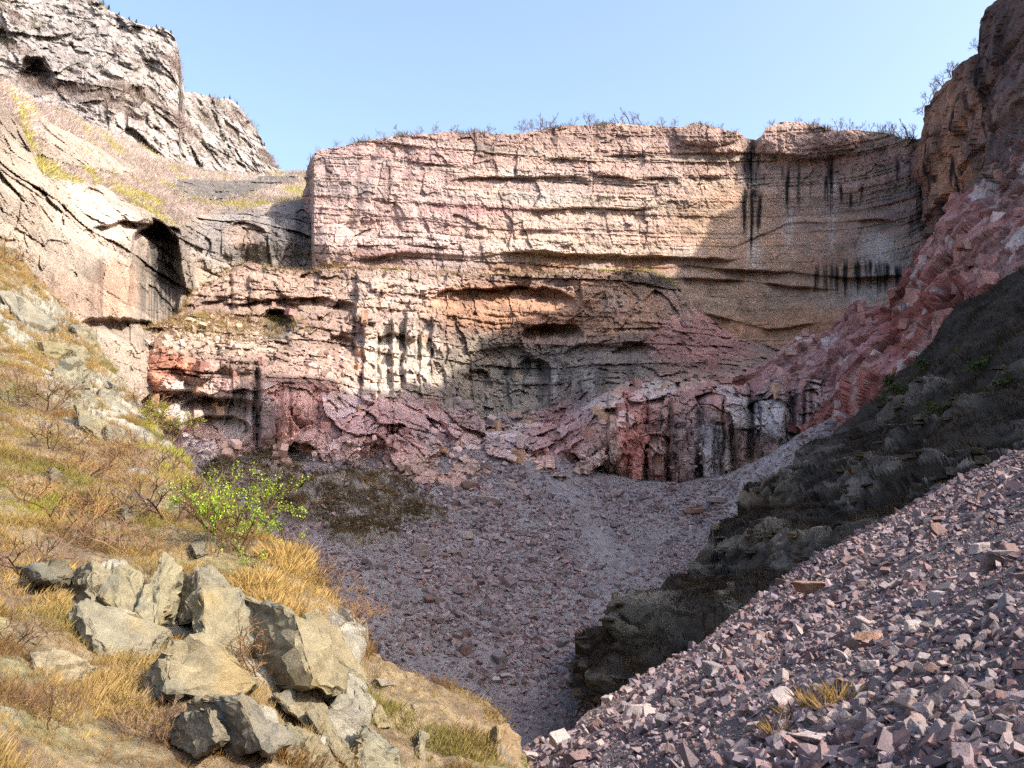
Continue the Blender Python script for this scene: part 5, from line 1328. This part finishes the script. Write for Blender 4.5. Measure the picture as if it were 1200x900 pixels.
leafy(300, 632, .95, 411, 'low bright green shrub at the brink right of the tall green one', 18, 1.3, 6, 3, .022, ((164, 196, 56), (118, 146, 44), (182, 208, 78), (90, 114, 38)))
leafy(252, 648, 1.5, 412, 'thin pale green sapling left of the bright green shrub', 3, .6, 3, 3, .04)
leafy(232, 600, 1.3, 413, 'sparsely leafed green shrub behind the bare shrubs', 3, .9, 5, 3, .045, ((120, 136, 50), (140, 156, 60)))
leafy(205, 515, 1.5, 414, 'yellow green bush on the shoulder of the slope', 8, 1.2, 6, 3, .03, ((150, 150, 60), (130, 130, 56)))
leafy(190, 490, 1.4, 415, 'small yellowish bush on the skyline above the scree', 8, 1.1, 5, 3, .03, ((148, 142, 62), (128, 124, 54)))
for i, (x, y) in enumerate([(1040, 448), (1055, 470), (1130, 470), (1150, 440), (1080, 428), (1175, 455), (1105, 495), (1035, 470)]):
    leafy(x, y, 1.6 - .1 * (i % 3), 430 + i, 'small dark green bush on the upper part of the dark hillside', 5, 1.2, 5, 2, .16, ((58, 74, 30), (48, 62, 26)), 'dark_slope', 'green bushes on the dark hillside')

# bare trees on the rims
TRE = []
for s in range(5):
    V, Fq, tp = shrub_mesh(340 + s, 3, 2 if s % 2 else 3, .35, .022, .9, 3, .3)
    TRE.append(mesh_np('bare_tree_%d' % s, V, Fq, M_TWIG, np.broadcast_to(lin((122, 108, 100)), V.shape)))
rim = [(395, 3), (430, 3.4), (448, 3), (470, 3.5), (492, 3), (508, 3.6), (530, 3.4), (555, 2.6), (572, 3.5), (612, 4.6), (622, 4.2), (634, 5), (645, 4.4), (672, 3), (690, 4.5), (700, 3), (728, 4.6), (742, 5.4), (755, 4), (775, 3.6), (790, 3.4), (845, 3), (905, 3), (935, 2.6), (958, 3), (985, 4.2), (996, 3.6), (1008, 3), (1020, 3), (1035, 3.4), (1050, 5), (1060, 6), (1070, 5.6), (1044, 3)]
for i, (x, h) in enumerate(rim):
    p = surf('headwall_cliff', x, float(TOP_UP(x))) + np.array([0, 1.0, -.2])
    o = add('bare_tree', TRE[i % 5], label='small bare tree against the sky on the flat rim of the headwall', cat='tree', group='bare trees on the headwall rim')
    o.location = p; o.scale = (h, h, h * 1.05); o.rotation_euler = (0, 0, i * 2.1)
for i, (x, y, h) in enumerate([(1084, 132, 3.2), (1090, 118, 3.6), (1098, 106, 4), (1106, 96, 4.4), (1112, 86, 4), (1118, 80, 3), (1136, 62, 3), (1150, 55, 3)]):
    p = surf('right_cliff', x, y) + np.array([-.3, .5, -.2])
    o = add('bare_tree', TRE[(i + 2) % 5], label='bare tree leaning out from the brink of the dark shaded cliff', cat='tree', group='bare trees on the dark cliff brink')
    o.location = p; o.scale = (h, h, h); o.rotation_euler = (0, -.35, i * 1.7)
# small dark conifers on the pale mountain
def conifer(seed):
    r = np.random.default_rng(seed); V, Fq = [], []
    for i in range(90):
        z = r.random() ** .8; rad = .3 * (1 - z) + .03; a = r.random() * 6.283
        p = np.array([0, 0, z * .95]); q = p + np.array([math.cos(a) * rad, math.sin(a) * rad, -.06 + .1 * r.random()])
        s = np.array([-math.sin(a), math.cos(a), .2]) * .07
        i0 = len(V); V += [p, q - s, q + s]; Fq += [(i0, i0 + 1, i0 + 2)]
    i0 = len(V); V += [(-.03, 0, -.1), (.03, 0, -.1), (0, 0, 1)]; Fq += [(i0, i0 + 1, i0 + 2)]
    i0 = len(V); V += [(0, -.03, -.1), (0, .03, -.1), (0, 0, 1)]; Fq += [(i0, i0 + 1, i0 + 2)]
    V = np.array(V, float)
    return mesh_np('conifer_%d' % seed, V, np.array(Fq), M_PLANT, np.broadcast_to(lin((66, 72, 50)), V.shape))
CON = [conifer(s) for s in range(3)]
for i, (x, y, h) in enumerate([(128, 10, 4), (140, 15, 3), (150, 22, 3), (160, 24, 3.4), (182, 30, 3), (200, 38, 3), (262, 116, 3), (270, 114, 3.5), (278, 122, 3), (310, 170, 3), (246, 113, 3), (120, 3, 3.4)]):
    p = surf('far_mountain', x, y) + np.array([0, .8, -.4])
    o = add('conifer', CON[i % 3], label='tiny dark conifer on the skyline of the pale mountain', cat='tree', group='conifers on the mountain skyline')
    o.location = p; o.scale = (h, h, h)

# golden grass clumps growing out of the near rubble
GT = []
for s in range(3):
    V, Fq = tuft(rt, 60, .22, .75, .008)
    GT.append(mesh_np('grass_clump_%d' % s, V, Fq, M_PLANT, np.broadcast_to(lin((138, 112, 70)), V.shape) * (.7 + .5 * rt.random((len(V), 1)))))
for i, (x, y, h, lab) in enumerate([(952, 856, .22, 'golden grass clump beside the pale boulder on the near bank'), (985, 850, .2, 'golden grass clump nearest the middle of the near bank'), (968, 862, .18, 'golden grass clump between its two neighbours on the rubble'), (912, 888, .17, 'straw tuft at the lower edge of the near bank'), (930, 866, .15, 'small straw tuft just below the pale boulder')]):
    o = add('grass_clump', GT[i % 3], label=lab, cat='grass', group='golden grass clumps in the rubble')
    o.location = surf('near_scree', x, y); o.scale = (h * 1.3, h * 1.3, h); o.rotation_euler = (0, 0, i)

# ------------------------------------------------------------------ each repeat told apart by what it lies beside
ORD = ['nearest', 'second', 'third', 'fourth', 'fifth', 'sixth', 'seventh', 'eighth', 'ninth', 'tenth', 'eleventh', 'twelfth']
def ordinal(i): return ORD[i] if i < len(ORD) else '%dth' % (i + 1)
def tell_apart(group, marks, words):
    """label = which one it is, counted outwards from a landmark rock, and on which side of it"""
    mem = [o for o in COL.objects if o.get('group') == group]
    bpy.context.view_layer.update()
    mx = {m: unproj(np.array(COL.objects[m].location)) for m in marks}
    b = {}
    for o in mem:
        x, y, z = unproj(np.array(o.matrix_world.translation))
        m = min(marks, key=lambda k: (mx[k][0] - x) ** 2 + (mx[k][1] - y) ** 2)
        dx, dy = x - mx[m][0], y - mx[m][1]
        side = ('above' if dy < 0 else 'below') if abs(dy) > abs(dx) else ('left of' if dx < 0 else 'right of')
        b.setdefault((m, side), []).append((dx * dx + dy * dy, o))
    for (m, side), L in b.items():
        for i, (q, o) in enumerate(sorted(L, key=lambda t: t[0])):
            o['label'] = '%s %s %s the %s' % (ordinal(i), words, side, marks[m])
_by = {o.get('label'): o.name for o in COL.objects if o.get('label')}
tell_apart('larger stones on the near rubble bank', {_by[k]: v for k, v in {
    'big bright white block lying alone low on the near bank': 'big white block low on the bank', 'pointed white block on the near bank beside the orange boulder': 'pointed white block by the orange boulder',
    'pale boulder beside the golden grass on the near bank': 'pale boulder by the golden grass', 'cream block near the middle of the near bank': 'cream block in mid bank',
    'bright leaning slab right of the middle of the near bank': 'bright leaning slab', 'white topped block high on the near bank': 'white topped block high on the bank',
    'wide flat mauve slab at the edge of the frame on the near bank': 'wide flat mauve slab', 'long rusty brown slab near the brink of the near bank': 'long rusty brown slab',
    'tan flat slab in the middle of the near bank rubble': 'tan flat slab', 'broad pale slab at the lower edge below the golden grass': 'broad pale slab at the lower edge',
    'pale pink stone on the upper right of the near bank': 'pale pink stone high on the bank', 'grey white stone left of the golden grass': 'grey white stone'}.items()}, 'larger loose stone')
tell_apart('boulders on the shaded scree fan', {_by[k]: v for k, v in {
    'long pale flat slab lying highest in the middle of the shaded scree': 'long pale slab high on the scree', 'lone white flat slab on smooth gravel below the red columns': 'lone white slab below the red columns',
    'large pinkish boulder beside the lower end of the dark mound': 'large pinkish boulder by the dark mound', 'long pale slab on the scree at the edge of the dark hillside': 'long pale slab by the dark hillside',
    'pale stone in the middle of the scree below the long slab': 'pale stone in mid scree', 'rust red slab at the low tip of the dark hillside': 'rust red slab at the hillside tip',
    'flat white stone at the edge of the grass over the scree': 'flat white stone at the grass edge'}.items()}, 'mauve grey boulder')
for group, words in (('bare trees on the headwall rim', 'small bare tree on the headwall rim, counted from its left end'), ('bare trees on the dark cliff brink', 'leaning bare tree up the brink of the dark cliff'),
                     ('green bushes on the dark hillside', 'dark green bush on the dark hillside, counted from the left'), ('conifers on the mountain skyline', 'tiny dark conifer along the pale mountain skyline, from the left')):
    mem = sorted([o for o in COL.objects if o.get('group') == group], key=lambda o: unproj(np.array(o.location))[0])
    for i, o in enumerate(mem):
        o['label'] = (ordinal(i) if i else 'first') + ' ' + words
